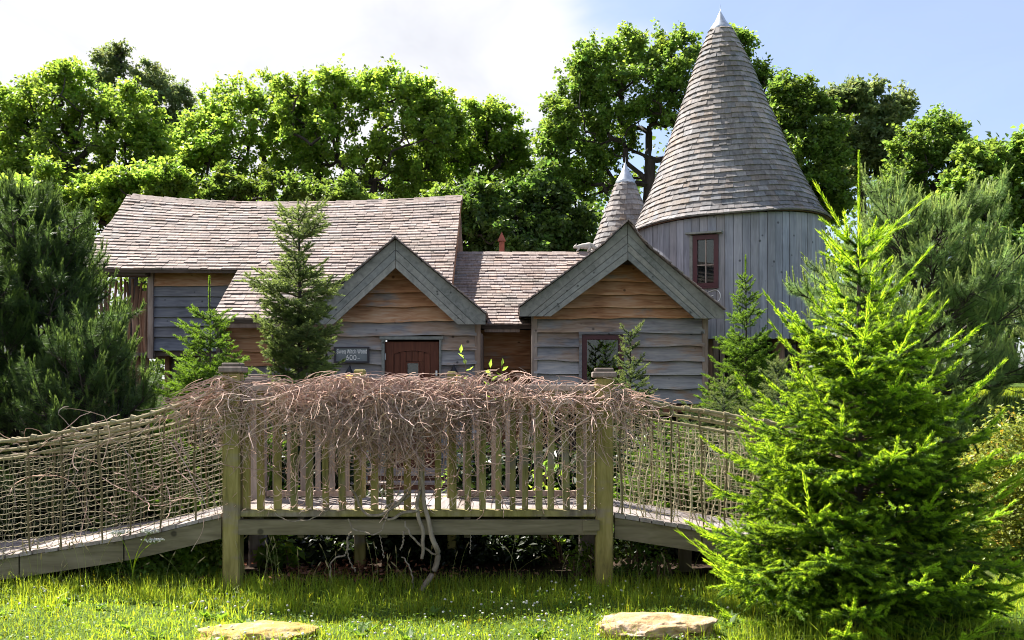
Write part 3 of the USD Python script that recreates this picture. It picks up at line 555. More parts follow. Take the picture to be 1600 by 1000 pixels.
for u in (1118, 1128):
    MB().box(X_(u, 15.3) - 0.04, X_(u, 15.3) + 0.04, 15.26, 15.34, 0.0, 2.3, (0.6, 0.55, 0.5)).build('undercroft_post', M['grey_wood'], cottage)
wdw = group_of('window', cottage)
mb = MB(); x0, x1, z0, z1 = win; fw = 0.075
for q in ((x0, x0 + fw, z0, z1), (x1 - fw, x1, z0, z1), (x0 + fw, x1 - fw, z1 - fw, z1), (x0 + fw, x1 - fw, z0, z0 + fw)): mb.box(q[0], q[1], 14.45, 14.56, q[2], q[3])
mb.build('frame', M['red_frame'], wdw)
MB().box(x0 + fw + 0.001, x1 - fw - 0.001, 14.51, 14.518, z0 + fw + 0.001, z1 - fw - 0.001).build('pane', M['pane'], wdw)
MB().box(x0 - 0.045, x0 - 0.003, 14.43, 14.53, z0, z1 + 0.03).build('trim', M['board'], wdw)
MB().box(x1 + 0.003, x1 + 0.045, 14.43, 14.53, z0, z1 + 0.03).build('trim', M['board'], wdw)
MB().box(x0 - 0.05, x1 + 0.05, 14.42, 14.53, z1 + 0.003, z1 + 0.04).build('hood', M['board'], wdw)
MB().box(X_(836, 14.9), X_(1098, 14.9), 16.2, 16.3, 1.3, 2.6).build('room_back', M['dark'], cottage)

# ------------------------------------------------------------------ towers
def cone_tower(name, label, cx, cy, prof, lean, tilt, expo, width, n_single, mat, cap, rng, squash=1.0):
    """prof: list of (z, r) from eave to the cap; returns the thing's path"""
    t = thing(name, label, 'tower')
    zs, rs = np.array([p[0] for p in prof]), np.array([p[1] for p in prof]); z0 = zs[0]
    seg = np.r_[0, np.cumsum(np.hypot(np.diff(zs), np.diff(rs)))]; L = seg[-1]
    def S(th, s, lift):
        z, r = np.interp(s, seg, zs), np.interp(s, seg, rs)
        e = 0.03; dz, dr = np.interp(min(s + e, L), seg, zs) - np.interp(max(s - e, 0), seg, zs), np.interp(min(s + e, L), seg, rs) - np.interp(max(s - e, 0), seg, rs)
        n = np.array([dz, -dr]); n /= np.linalg.norm(n) + 1e-9
        rr, z = r + n[0] * lift, z + n[1] * lift
        x, y = rr * math.cos(th), rr * math.sin(th)
        wob = 0.014 * math.sin(5 * th + 0.7) * (1 - s / L)
        return np.array([cx + x + lean * (z - z0), cy + y, z + tilt * x * (1 - 0.5 * s / L) + wob])
    core = MB(); ths = np.linspace(0, 2 * np.pi, 41); ss = np.linspace(0, L, 14)
    for a, b in zip(ths[:-1], ths[1:]):
        for c_, d in zip(ss[:-1], ss[1:]): core.add([S(a, c_, -0.012), S(b, c_, -0.012), S(b, d, -0.012), S(a, d, -0.012)], [[0, 1, 2, 3]])
    roof = core.build('roof', M['roof_deck'], t).GetPath()
    out = []; s = 0.0
    while s < L - 0.4 * expo:
        r = np.interp(s, seg, rs); n = max(8, int(2 * np.pi * r / width)); th = rng.uniform(0, 1)
        wd = rng.uniform(0.6, 1.4, n); wd *= 2 * np.pi / wd.sum(); row = rng.uniform(0.9, 1.08)
        for k in range(n):
            a, b = th + 0.0015 / max(r, 0.1), th + wd[k] - 0.0015 / max(r, 0.1); th += wd[k]
            ds = rng.normal(0, 0.035) * expo
            out.append((shingle_box(S, a, b, s + ds, min(s + expo * 1.4, L + 0.02), 0.028 * rng.uniform(0.8, 1.3)), tone(rng, 0.75, 1.2, 0.04) * row))
        s += expo
    emit_shingles(roof, out, n_single, mat)
    # lead cap with a spike
    zc, rc, za = cap; cb = MB(); ths = np.linspace(0, 2 * np.pi, 29)[:-1]; rows = [(zc - 0.03, rc + 0.03), (zc + 0.02, rc + 0.028), (zc + 0.04, rc + 0.012), (zc + (za - zc) * 0.45, rc * 0.58), (za, 0.006), (za + 0.12, 0.003)]
    v = np.array([[cx + rr * math.cos(q) + lean * (z - z0), cy + rr * math.sin(q), z] for z, rr in rows for q in ths]); m = len(ths)
    f = [[i * m + j, i * m + (j + 1) % m, (i + 1) * m + (j + 1) % m, (i + 1) * m + j] for i in range(len(rows) - 1) for j in range(m)]
    write_mesh('cap', v, quads(f), M['metal'], t, smooth=True)
    return t, S
TX, TY, TR = X_(1137, 18.0), 18.0, 1.74
zpx = lambda v: Z_(v, 18.0)
prof = [(zpx(357), 1.84), (zpx(352), 1.775), (zpx(344), 1.70), (zpx(329), 1.615), (zpx(289), 1.38), (zpx(238), 1.12), (zpx(170), 0.80), (zpx(102), 0.50), (zpx(46), 0.20)]
tower, S_t = cone_tower('round_tower', 'big round plank tower with tall shingled witch-hat roof', TX, TY, prof, -0.034, 0.055, 0.112, 0.15, 300, M['tower_shingle'], (zpx(47), 0.18, zpx(17)), np.random.default_rng(11))
WB, WT = Z_(529, 16.3), zpx(357) - 0.01
n = 76; rg = np.random.default_rng(5)
mb = MB(); th = np.linspace(0, 2 * np.pi, n + 1)
for a, b in zip(th[:-1], th[1:]): mb.add([(TX + 1.68 * math.cos(a), TY + 1.68 * math.sin(a), WB), (TX + 1.68 * math.cos(b), TY + 1.68 * math.sin(b), WB), (TX + 1.68 * math.cos(b), TY + 1.68 * math.sin(b), WT + 0.0), (TX + 1.68 * math.cos(a), TY + 1.68 * math.sin(a), WT + 0.0)], [[0, 1, 2, 3]])
win_u = (1080, 1119); wy = 16.32
th_w = [math.atan2(wy - TY, X_(u, wy) - TX) for u in win_u]; wz0, wz1 = Z_(447, wy), Z_(366, wy)
wallp = mb.build('wall', M['dark'], tower).GetPath()
for a, b in zip(th[:-1], th[1:]):
    a2, b2 = a - np.pi * 2 if a > np.pi else a, b - np.pi * 2 if b > np.pi else b
    spans = [(WB + rg.uniform(-0.012, 0.012), WT + 0.055 * TR * math.cos(0.5 * (a + b)))]
    if a2 < th_w[1] - 0.005 and b2 > th_w[0] + 0.005 and abs(a2) < 2.6: spans = [(WB, wz0 - 0.01), (wz1 + 0.02, spans[0][1])]
    r0, r1 = TR - 0.03, TR + rg.uniform(-0.004, 0.006); g = 0.0022
    for z0, z1 in spans:
        q = [(TX + r * math.cos(t), TY + r * math.sin(t), z) for z in (z0, z1) for r, t in ((r1, a + g), (r1, b - g), (r0, b - g), (r0, a + g))]
        write_mesh('plank', np.array(q), BOXF, M['plank'], wallp, np.tile(tone(rg, 0.84, 1.14, 0.025), (8, 1)))
# tower window
wc = 0.5 * (th_w[0] + th_w[1]); er, et = np.array([math.cos(wc), math.sin(wc), 0]), np.array([-math.sin(wc), math.cos(wc), 0])
half = 0.5 * (X_(win_u[1], wy) - X_(win_u[0], wy)) * 1.03
def wbox(mb, t0, t1, r0, r1, z0, z1):
    o = np.array([TX, TY, 0]); return mb.hexa([o + er * r + et * t + np.array([0, 0, z]) for z in (z0, z1) for r, t in ((r1, t0), (r1, t1), (r0, t1), (r0, t0))])
wt = group_of('window', tower)
mb = MB(); R0, R1, fw = TR - 0.06, TR + 0.035, 0.075
wbox(mb, -half, -half + fw, R0, R1, wz0, wz1); wbox(mb, half - fw, half, R0, R1, wz0, wz1); wbox(mb, -half + fw, half - fw, R0, R1, wz1 - fw, wz1); wbox(mb, -half + fw, half - fw, R0, R1, wz0, wz0 + fw * 0.8)
mb.build('frame', M['red_frame'], wt)
wbox(MB(), -half + fw + 0.001, half - fw - 0.001, TR - 0.012, TR - 0.006, wz0 + fw, wz1 - fw).build('pane', M['pane'], wt)
zmid = wz0 + (wz1 - wz0) * 0.42
wbox(MB(), -0.010, 0.010, TR - 0.005, TR + 0.012, wz0 + fw * 0.8, wz1 - fw).build('glazing_bar', M['grey_wood'], wt)
wbox(MB(), -half + fw, half - fw, TR - 0.005, TR + 0.010, zmid - 0.010, zmid + 0.010).build('glazing_bar', M['grey_wood'], wt)
wbox(MB(), -half - 0.055, -half - 0.004, TR - 0.02, TR + 0.04, wz0, wz1).build('trim', M['barge'], wt)
mb = MB(); wbox(mb, -half - 0.12, half + 0.07, TR - 0.02, TR + 0.11, wz1 + 0.02, wz1 + 0.05); mb.build('hood', M['barge'], wt)
wbox(MB(), -half + 0.0, half, TR - 0.02, TR + 0.05, wz0 - 0.035, wz0 - 0.004).build('sill', M['red_frame'], wt)
cab = [(-half + 0.12, wz0 - 0.09), (0.10, wz0 - 0.075), (half - 0.02, wz0 - 0.07), (half + 0.03, wz0 - 0.14), (half, wz0 - 0.25), (half - 0.10, wz0 - 0.27), (half - 0.14, wz0 - 0.22), (half - 0.08, wz0 - 0.15)]
cp = smooth_line([np.array([TX, TY, 0]) + er * (TR * 1.0 + 0.012) + et * a + np.array([0, 0, z]) for a, z in cab], 40)
MB().tube(cp, 0.006, 5).build('cable', M['white'], tower, smooth=True)
# eave ring, floor and stilts
mb = MB()
for a, b in zip(np.linspace(0, 2 * np.pi, 49)[:-1], np.linspace(0, 2 * np.pi, 49)[1:]): mb.add([S_t(a, 0.0, -0.016), S_t(b, 0.0, -0.016), (TX + 1.70 * math.cos(b), TY + 1.70 * math.sin(b), WT + 0.02 + 0.055 * 1.7 * math.cos(b)), (TX + 1.70 * math.cos(a), TY + 1.70 * math.sin(a), WT + 0.02 + 0.055 * 1.7 * math.cos(a))], [[0, 3, 2, 1]])
mb.build('soffit', M['log'], tower)
v = [(TX + 1.66 * math.cos(a), TY + 1.66 * math.sin(a), z) for z in (WB + 0.02, WB + 0.1) for a in th[:-1]]
f = [[j, j + n, (j + 1) % n + n, (j + 1) % n] for j in range(n)]; mb = MB().add(v, f); mb.add(v + [(TX, TY, WB + 0.02)], [[j, (j + 1) % n, 2 * n] for j in range(n)]); mb.build('floor', M['roof_deck'], tower)
for a in (-2.6, -2.0, -1.1, -0.4, 0.6, 1.8): MB().tube([(TX + 1.35 * math.cos(a), TY + 1.35 * math.sin(a), 0.0), (TX + 1.35 * math.cos(a), TY + 1.35 * math.sin(a), WB + 0.03)], 0.11, 10).build('stilt', M['log'], tower, smooth=True)
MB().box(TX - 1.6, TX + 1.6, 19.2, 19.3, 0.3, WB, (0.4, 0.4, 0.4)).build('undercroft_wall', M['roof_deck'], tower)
# small turret behind
SX, SY = X_(977, 21.0), 21.0
z2 = lambda v: Z_(v, 21.0)
prof2 = [(z2(432), 1.02), (z2(420), 0.93), (z2(395), 0.77), (z2(360), 0.585), (z2(330), 0.44), (z2(300), 0.275), (z2(285), 0.20)]
turret, S_s = cone_tower('small_turret', 'narrow shingled turret with pale metal tip behind the right gable', SX, SY, prof2, 0.0, 0.02, 0.125, 0.15, 110, M['tower_shingle'], (z2(285), 0.185, z2(254)), np.random.default_rng(13))
n2 = 40; tt = np.linspace(0, 2 * np.pi, n2 + 1)
for a, b in zip(tt[:-1], tt[1:]):
    q = [(SX + r * math.cos(t), SY + r * math.sin(t), z) for z in (0.6, z2(428)) for r, t in ((0.86, a + .004), (0.86, b - .004), (0.8, b - .004), (0.8, a + .004))]
    write_mesh('plank', np.array(q), BOXF, M['plank'], turret, np.tile(tone(rg), (8, 1)))
# ------------------------------------------------------------------ things on the cottage
sg = thing('name_sign', 'dark framed slate name sign on the wall left of the door', 'sign')
sx0, sx1, sz0, sz1, sy = X_(522, 14.93), X_(577, 14.93), Z_(567, 14.93), Z_(542, 14.93), 14.93
MB().box(sx0 + 0.03, sx1 - 0.03, sy - 0.012, sy + 0.01, sz0 + 0.025, sz1 - 0.02).build('panel', M['sign'], sg)
mb = MB()
for q in ((sx0, sx0 + 0.03, sz0, sz1), (sx1 - 0.03, sx1, sz0, sz1), (sx0 + 0.03, sx1 - 0.03, sz1 - 0.02, sz1), (sx0 + 0.03, sx1 - 0.03, sz0, sz0 + 0.025)): mb.box(q[0], q[1], sy - 0.025, sy + 0.02, q[2], q[3])
mb.build('frame', M['sign_frame'], sg)
def lettering(name, text, x, z, h, y, parent, width=None, bold=False):
    m = meshkit.text_mesh(text, h, 0.004, bold); v = np.array(m.vertices); v[:, 0] -= v[:, 0].min()
    if width: v[:, 0] *= width / v[:, 0].max()
    write_mesh(name, np.stack([v[:, 0] + x, y - v[:, 2], v[:, 1] + z], 1), np.array(m.faces), M['white'], parent)
lettering('lettering', 'Sweq Witch Wood', sx0 + 0.045, Z_(552.2, sy), 0.062, sy - 0.013, sg, sx1 - sx0 - 0.08)
lettering('number', '600', X_(541, sy), Z_(562.5, sy), 0.078, sy - 0.013, sg, X_(557, sy) - X_(541, sy))
lettering('dash', '–', X_(559, sy), Z_(562, sy), 0.05, sy - 0.013, sg)
for u, vt, lab in ((546, 572, 'black wall lantern with amber glass below the name sign'), (709, 571, 'black wall lantern with amber glass right of the door')):
    y = 14.86; x = X_(u, y); zt = Z_(vt, y); h = 0.30
    t = thing('wall_lantern', lab, 'lantern', 'lanterns beside the door', (x, y, zt - h))
    mb = MB(); v = [(r * math.cos(a), r * math.sin(a), z) for z, r in ((0.17, 0.075), (0.19, 0.07), (0.25, 0.035), (0.29, 0.012), (0.30, 0.004)) for a in np.linspace(0, 2 * np.pi, 13)[:-1]]
    mb.add(v, [[i * 12 + j, i * 12 + (j + 1) % 12, (i + 1) * 12 + (j + 1) % 12, (i + 1) * 12 + j] for i in range(4) for j in range(12)]); mb.build('lid', M['black'], t)
    MB().tube([(0, 0, 0.03), (0, 0, 0.17)], [0.045, 0.058], 12).build('glass', M['amber'], t)
    for a in np.linspace(0, 2 * np.pi, 7)[:-1]: MB().tube([(0.05 * math.cos(a), 0.05 * math.sin(a), 0.02), (0.066 * math.cos(a), 0.066 * math.sin(a), 0.18)], 0.004, 4).build('bar', M['black'], t)
    MB().tube([(0, 0, 0.0), (0, 0, 0.03)], [0.03, 0.055], 12).build('base', M['black'], t)
    MB().tube([(0, 0.1, 0.26), (0, 0.05, 0.31), (0, 0, 0.29)], 0.010, 6).build('bracket', M['black'], t)
# carved squirrel on the ridge
from manifold3d import Manifold
def ball(c, r, sc=(1, 1, 1)):
    return Manifold.sphere(1.0, 24).scale([r * sc[0], r * sc[1], r * sc[2]]).translate(list(c))
def chain(pts, rs):
    return Manifold.batch_hull([ball(pts[0], rs[0]), ball(pts[1], rs[1])]) if len(pts) == 2 else sum((chain(pts[i:i + 2], rs[i:i + 2]) for i in range(1, len(pts) - 1)), chain(pts[:2], rs[:2]))
B = chain([(-0.13, 0, 0.075), (-0.03, 0, 0.09), (0.09, 0, 0.095)], [0.035, 0.05, 0.066])
B += chain([(-0.16, 0, 0.085), (-0.19, 0, 0.07)], [0.034, 0.02]) + chain([(0.14, 0, 0.1), (0.2, 0, 0.055), (0.25, 0.0, 0.03)], [0.045, 0.04, 0.03])
for s in (-1, 1):
    B += chain([(-0.09, s * 0.03, 0.06), (-0.14, s * 0.035, 0.0)], [0.02, 0.012]) + chain([(0.1, s * 0.04, 0.06), (0.07, s * 0.05, 0.0)], [0.035, 0.015]) + chain([(-0.15, s * 0.02, 0.11), (-0.15, s * 0.026, 0.135)], [0.011, 0.006])
m = B.refine_to_length(0.02).to_mesh(); tm = trimesh.Trimesh(m.vert_properties[:, :3], m.tri_verts); trimesh.smoothing.filter_taubin(tm, iterations=8)
sq = thing('squirrel_ornament', 'small pale stone squirrel crouching on the ridge of the middle roof', 'ornament', None, (X_(913, 18.0), 18.0, ZR2 + 0.045))
write_mesh('body', tm.vertices, tm.faces, M['stone_grey'], sq, smooth=True)
# steps before the door
stp = thing('porch_steps', 'low wooden steps in front of the red-brown door', 'steps')
for k, (y0, y1, z) in enumerate(((13.3, 13.62, 0.10), (13.6, 13.92, 0.20), (13.9, 14.9, 0.30))):
    xa, xb = X_(572, y0), X_(706, y0)
    for q in range(3 if k < 2 else 6):
        w = (y1 - y0) / (3 if k < 2 else 6); MB().box(xa, xb, y0 + q * w + 0.004, y0 + (q + 1) * w - 0.004, z - 0.03, z, tone(rng)).build('tread', M['deck'], stp)
    MB().box(xa + 0.02, xb - 0.02, y0 + 0.01, y0 + 0.04, z - 0.13, z - 0.032, (0.55, 0.4, 0.35)).build('riser', M['log'], stp)

# ------------------------------------------------------------------ timber platform of the footbridge
rng = np.random.default_rng(21)
YF, YB_ = 7.5, 8.47
plat = thing('timber_platform', 'raised timber platform with mossy baluster railings between two rope bridges', 'platform')
PXL, PXR = X_(350, YF), X_(957, YF); ZD = 0.60
def post(u0, u1, Y, ztop, mat, cap, zb=-0.15):
    x0, x1 = X_(u0, Y), X_(u1, Y); d = x1 - x0
    g = group_of('post', plat)
    MB().box(x0, x1, Y - d / 2, Y + d / 2, zb, ztop, tone(rng, 0.85, 1.1), bev=0.012).build('shaft', mat, g)
    if cap:
        MB().box(x0 - 0.025, x1 + 0.025, Y - d / 2 - 0.025, Y + d / 2 + 0.025, ztop, ztop + 0.045, (0.6, 0.6, 0.62), bev=0.008).build('cap', M['grey_wood'], g)
        MB().box(x0 - 0.005, x1 + 0.005, Y - d / 2, Y + d / 2, ztop + 0.046, ztop + 0.075, (0.5, 0.5, 0.5), bev=0.008).build('cap_top', M['grey_wood'], g)
post(351, 378, YF, Z_(582, YF), M['moss'], True); post(930, 957, YF, Z_(590, YF), M['moss'], True)
post(391, 415, YB_, Z_(598, YB_), M['grey_wood'], True); post(905, 930, YB_, Z_(600, YB_), M['grey_wood'], False)
post(554, 571, YB_, Z_(577, YB_), M['moss'], False); post(699, 713, YB_, Z_(580, YB_), M['moss'], False)
# deck boards, their ends showing over the beam
x = PXL + 0.02
while x < PXR - 0.02:
    w = 0.09 * rng.uniform(0.95, 1.05)
    MB().box(x + 0.003, min(x + w, PXR) - 0.003, YF - 0.03 + rng.uniform(-0.01, 0.008), YB_ + 0.04, ZD - 0.032, ZD - rng.uniform(0, 0.004), tone(rng, 0.85, 1.1)).build('deck_board', M['deck'], plat); x += w
bx0, bx1 = X_(378, YF), X_(928, YF)
MB().box(X_(357, YF - 0.02), X_(938, YF - 0.02), YF - 0.065, YF - 0.015, Z_(834, YF), Z_(810.5, YF), bev=0.004).build('front_beam', M['beam'], plat)
MB().box(X_(911, 7.4), X_(937, 7.4), YF - 0.085, YF - 0.067, Z_(829, 7.42), Z_(813, 7.42), (1.05, 1.05, 1.0)).build('beam_block', M['beam'], plat)
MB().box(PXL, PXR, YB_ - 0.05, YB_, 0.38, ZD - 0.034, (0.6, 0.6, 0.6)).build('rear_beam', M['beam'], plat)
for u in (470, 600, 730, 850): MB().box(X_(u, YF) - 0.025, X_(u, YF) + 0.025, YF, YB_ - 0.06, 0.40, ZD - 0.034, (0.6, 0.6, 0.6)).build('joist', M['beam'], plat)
MB().box(PXL + 0.01, PXR - 0.01, YF - 0.045, YF + 0.055, Z_(806.5, YF), Z_(796, YF) , bev=0.006).build('bottom_rail', M['moss'], plat)
MB().box(bx0, bx1, YF - 0.05, YF + 0.05, Z_(611, YF), Z_(601, YF), bev=0.006).build('hand_rail', M['grey_wood'], plat)
for u in (385, 408, 433, 459, 484, 509, 535, 561, 586, 610, 635, 659, 684, 708, 731, 755, 779, 801, 821, 842, 863, 884, 905, 922):
    x = X_(u, YF) + rng.normal(0, 0.006); wd = rng.uniform(0.042, 0.056); lean = rng.normal(0, 0.007); t = tone(rng, 0.75, 1.25, 0.05)
    z0, z1 = Z_(796, YF) + 0.001, Z_(611, YF) - 0.001
    MB().hexa([(x - wd / 2, YF - .02, z0), (x + wd / 2, YF - .02, z0), (x + wd / 2, YF + .022, z0), (x - wd / 2, YF + .022, z0), (x - wd / 2 + lean, YF - .02, z1), (x + wd / 2 + lean, YF - .02, z1), (x + wd / 2 + lean, YF + .022, z1), (x - wd / 2 + lean, YF + .022, z1)], t).build('baluster', M['moss'], plat)
for seg in ((418, 552), (715, 903)):
    xa, xb = X_(seg[0], YB_), X_(seg[1], YB_)
    MB().box(xa, xb, YB_ - 0.045, YB_ + 0.045, 1.50, 1.545).build('hand_rail', M['grey_wood'], plat); MB().box(xa, xb, YB_ - 0.04, YB_ + 0.04, ZD + 0.012, ZD + 0.06, (1.1, 1, 0.95)).build('bottom_rail', M['grey_wood'], plat)
    for x in np.arange(xa + 0.07, xb - 0.03, 0.125):
        w2 = rng.uniform(0.04, 0.055); MB().box(x - w2 / 2, x + w2 / 2, YB_ - 0.02, YB_ + 0.02, ZD + 0.061, 1.499, tone(rng, 0.8, 1.15)).build('baluster', M['grey_wood'], plat)
ramp = thing('boardwalk', 'short boardwalk running from the platform down to the door steps', 'boardwalk')
for y in np.arange(8.52, 13.25, 0.14):
    z = 0.59 - 0.5 * (y - 8.5) / 4.75; za = 0.59 - 0.5 * (y + 0.13 - 8.5) / 4.75; xm = -0.93 - 0.35 * (y - 8.5) / 4.75
    MB().hexa([(xm - .48, y, z - .03), (xm + .48, y, z - .03), (xm + .48, y + .132, za - .03), (xm - .48, y + .132, za - .03), (xm - .48, y, z), (xm + .48, y, z), (xm + .48, y + .132, za), (xm - .48, y + .132, za)], tone(rng)).build('deck_board', M['deck'], ramp)
for s in (-1, 1): MB().hexa([(-0.93 + s * .42 - .03, 8.52, 0.45), (-0.93 + s * .42 + .03, 8.52, 0.45), (-1.28 + s * .42 + .03, 13.2, -0.03), (-1.28 + s * .42 - .03, 13.2, -0.03), (-0.93 + s * .42 - .03, 8.52, 0.555), (-0.93 + s * .42 + .03, 8.52, 0.555), (-1.28 + s * .42 + .03, 13.2, 0.06), (-1.28 + s * .42 - .03, 13.2, 0.06)]).build('bearer', M['beam'], ramp)

def rope_bridge(label, xs, zd, zr, joints, ties, seed, pale):
    """xs from the platform outwards; zd, zr: heights of the deck edge and of the top rope there"""
    from scipy.interpolate import CubicSpline
    rng = np.random.default_rng(seed); t = thing('rope_bridge', label, 'rope bridge')
    o = np.argsort(xs); D, R = CubicSpline(np.array(xs)[o], np.array(zd)[o]), CubicSpline(np.array(xs)[o], np.array(zr)[o])
    x0, x1 = min(xs), max(xs); x = x0
    while x < x1:
        w = rng.uniform(0.085, 0.11); a, b = x + 0.004, min(x + w, x1) - 0.004; x += w; l = rng.normal(0, 0.004)
        ya, yb = YF - 0.03 + rng.uniform(-0.02, 0.015), YB_ + 0.03
        MB().hexa([(a, ya, D(a) - .03), (b, ya, D(b) - .03), (b, yb, D(b) - .03), (a, yb, D(a) - .03), (a, ya, D(a) + l), (b, ya, D(b) + l), (b, yb, D(b)), (a, yb, D(a))], tone(rng, 0.8, 1.15)).build('deck_board', M['deck'], t)
    js = sorted([x0, x1] + joints)
    for a, b in zip(js[:-1], js[1:]):
        for y in (YF - 0.02, YB_ - 0.04):
            q = np.linspace(a + 0.006, b - 0.006, 6); mb = MB()
            for c, d in zip(q[:-1], q[1:]): mb.hexa([(c, y, D(c) - .195), (d, y, D(d) - .195), (d, y + .05, D(d) - .195), (c, y + .05, D(c) - .195), (c, y, D(c) - .034), (d, y, D(d) - .034), (d, y + .05, D(d) - .034), (c, y + .05, D(c) - .034)])
            mb.build('side_beam', M['beam'], t)
    for side, y in enumerate((YF - 0.01, YB_)):
        q = np.linspace(x0, x1, 70); wob = lambda k: 0.006 * np.sin(q * 9 + k)
        for k, (dz, r) in enumerate(((0, 0.014), (-0.065, 0.012), (-0.13, 0.011))):
            pts = np.stack([q, np.full_like(q, y) + 0.01 * np.sin(q * 5 + k), R(q) + dz + wob(k) - 0.01 * side], 1); MB().tube(pts, r, 7, (1, 1, 1)).build('rope', M['rope'], t, smooth=True)
        # knots of the ropes
        mb = MB()
        for xk in np.arange(x0 + 0.1, x1, 0.155):
            p = np.array([xk, y, R(xk) + 0.003]); mb.tube([p + (-.02, 0, .004), p + (0.02, 0, -.004)], 0.021, 7); mb.tube([p + (0.03, 0, -.06), p + (0.05, 0, -.066)], 0.018, 6)
        tag(mb.build('knots', M['rope'], t), kind='stuff')
        # net: cords as fine polylines, slack and uneven
        nx, nz = int((x1 - x0) / 0.052), 18; fr = np.linspace(0, 1, nz)
        gx = np.linspace(x0 + 0.02, x1, nx); G = np.zeros((nx, nz, 3))
        lo, hi = D(gx) + 0.012, R(gx) - 0.13
        G[..., 0] = gx[:, None] + rng.normal(0, 0.006, (nx, nz)) + 0.012 * np.sin(gx * 3)[:, None] * np.sin(fr * 3.1)
        G[..., 1] = y + 0.02 * np.sin(fr * np.pi) + rng.normal(0, 0.006, (nx, nz)); G[..., 2] = lo[:, None] + (hi - lo)[:, None] * fr + rng.normal(0, 0.005, (nx, nz))
        def dense(A):      # midpoints sag a little
            mid = 0.5 * (A[:, 1:] + A[:, :-1]) + np.array([0, 0, -0.004]) + rng.normal(0, 0.003, A[:, 1:].shape); out = np.zeros((A.shape[0], A.shape[1] * 2 - 1, 3)); out[:, ::2] = A; out[:, 1::2] = mid; return out
        Vv, Hh = dense(G), dense(np.swapaxes(G, 0, 1))
        mb = MB(); v, f = tubes(Hh, np.full(Hh.shape[:2], 0.0030), 3); mb.add(v, f, np.array([1, 1, 1]) * (0.85 if side == 0 else 0.8))
        keep = rng.random(nx) < 0.9; v, f = tubes(Vv[keep], np.full(Vv[keep].shape[:2], 0.0034 if pale else 0.0028), 3); mb.add(v, f, np.array([1, 1, 1]) * (1.45 if pale else 0.95))
        kn = G.reshape(-1, 3)[rng.random(nx * nz) < 0.6]; d = rng.normal(0, 1, kn.shape); d = unit(d) * 0.008; v, f = sticks(kn - d, kn + d, 0.0052, 0.0045, 4); mb.add(v, f)
        tag(mb.build('net', M['net'], t), kind='stuff')
        if pale:
            for k in range(26):
                xa = x0 + (x1 - x0) * (k + 0.5) / 26 + rng.normal(0, 0.02); fz = np.linspace(0, 1, 12); lo_, hi_ = D(xa) + 0.01, R(xa) - 0.14
                pts = np.stack([xa + 0.02 * np.sin(fz * rng.uniform(3, 9) + k) + rng.normal(0, 0.006, 12), np.full(12, y - 0.012), lo_ + (hi_ - lo_) * fz], 1); MB().tube(pts, 0.0050, 5, (1.5, 1.5, 1.5)).build('cord', M['net'], t)
        for k, xa in enumerate(ties):
            fz = np.linspace(0, 1, 9); lo_, hi_ = D(xa) - 0.02, R(xa)
            pts = np.stack([xa + 0.05 * (1 - fz) * rng.uniform(-0.6, 1) + 0.008 * np.sin(fz * 9 + k), np.full(9, y - 0.016 if side == 0 else y + 0.01), lo_ + (hi_ - lo_) * fz], 1); MB().tube(pts, 0.0075, 6, (0.55, 0.52, 0.45)).build('tie_rope', M['rope'], t)
    # bearers under the deck
    for xa in joints: MB().box(xa - 0.05, xa + 0.05, YB_ - 0.3, YB_ - 0.2, -0.1, float(D(xa)) - 0.05, (0.7, 0.7, 0.7)).build('prop', M['post'], t)
    return t, D, R
left_bridge, DL, RL = rope_bridge('sagging rope bridge with fine netting left of the platform', [PXL - 0.01, X_(280, 7.5), X_(200, 7.5), X_(100, 7.5), X_(0, 7.5), -4.9, -6.0], [0.592, Z_(818, 7.5), Z_(836, 7.5), Z_(852, 7.5), Z_(867, 7.5), 0.19, 0.15],
    [Z_(604, 7.5), Z_(634, 7.5), Z_(655, 7.5), Z_(675, 7.5), Z_(691, 7.5), 1.09, 1.06], [X_(32, 7.5), X_(195, 7.5)], [X_(u, 7.5) for u in (-60, -8, 47, 100, 155, 205, 258, 305)], 31, False)
right_bridge, DR, RR_ = rope_bridge('rope bridge with pale knotted cords right of the platform behind the spruce', [PXR + 0.01, X_(1020, 7.5), X_(1100, 7.5), X_(1170, 7.5), 2.3, 2.75], [0.592, Z_(811, 7.5), Z_(824, 7.5), Z_(836, 7.5), 0.345, 0.28],
    [Z_(612, 7.5), Z_(629, 7.5), Z_(643, 7.5), Z_(654, 7.5), 1.25, 1.19], [X_(1096, 7.5), 2.3], [X_(u, 7.5) for u in (968, 1047, 1092, 1134, 1180, 1225)], 32, True)

# ------------------------------------------------------------------ dried climber on the railing
def strands(rng, n, p0, length, heading, curl=5.0, m=14, grav=0.9, flat=0.45):
    """curly stems: random turning in the plane of the railing, drooping with gravity"""
    P_ = np.zeros((n, m, 3)); P_[:, 0] = p0; th = heading.copy(); k = rng.normal(0, curl, n); ph = rng.normal(0, 0.6, n); dph = rng.normal(0, 1.5, n)
    L = np.broadcast_to(length, (n,)) / (m - 1)
    for i in range(1, m):
        th = th + (k + rng.normal(0, 2.5, n)) * L; ph = ph + dph * L + rng.normal(0, 0.15, n)
        d = np.stack([np.cos(th) * np.cos(ph), np.sin(ph) * flat, np.sin(th) * np.cos(ph)], 1); d[:, 2] -= grav * i / m * 0.6
        P_[:, i] = P_[:, i - 1] + unit(d) * L[:, None]
    return P_
climber = thing('dried_climber', 'tangled dry leafless climber draped over the platform railing', 'climbing plant')
rng = np.random.default_rng(41)
allv = MB()
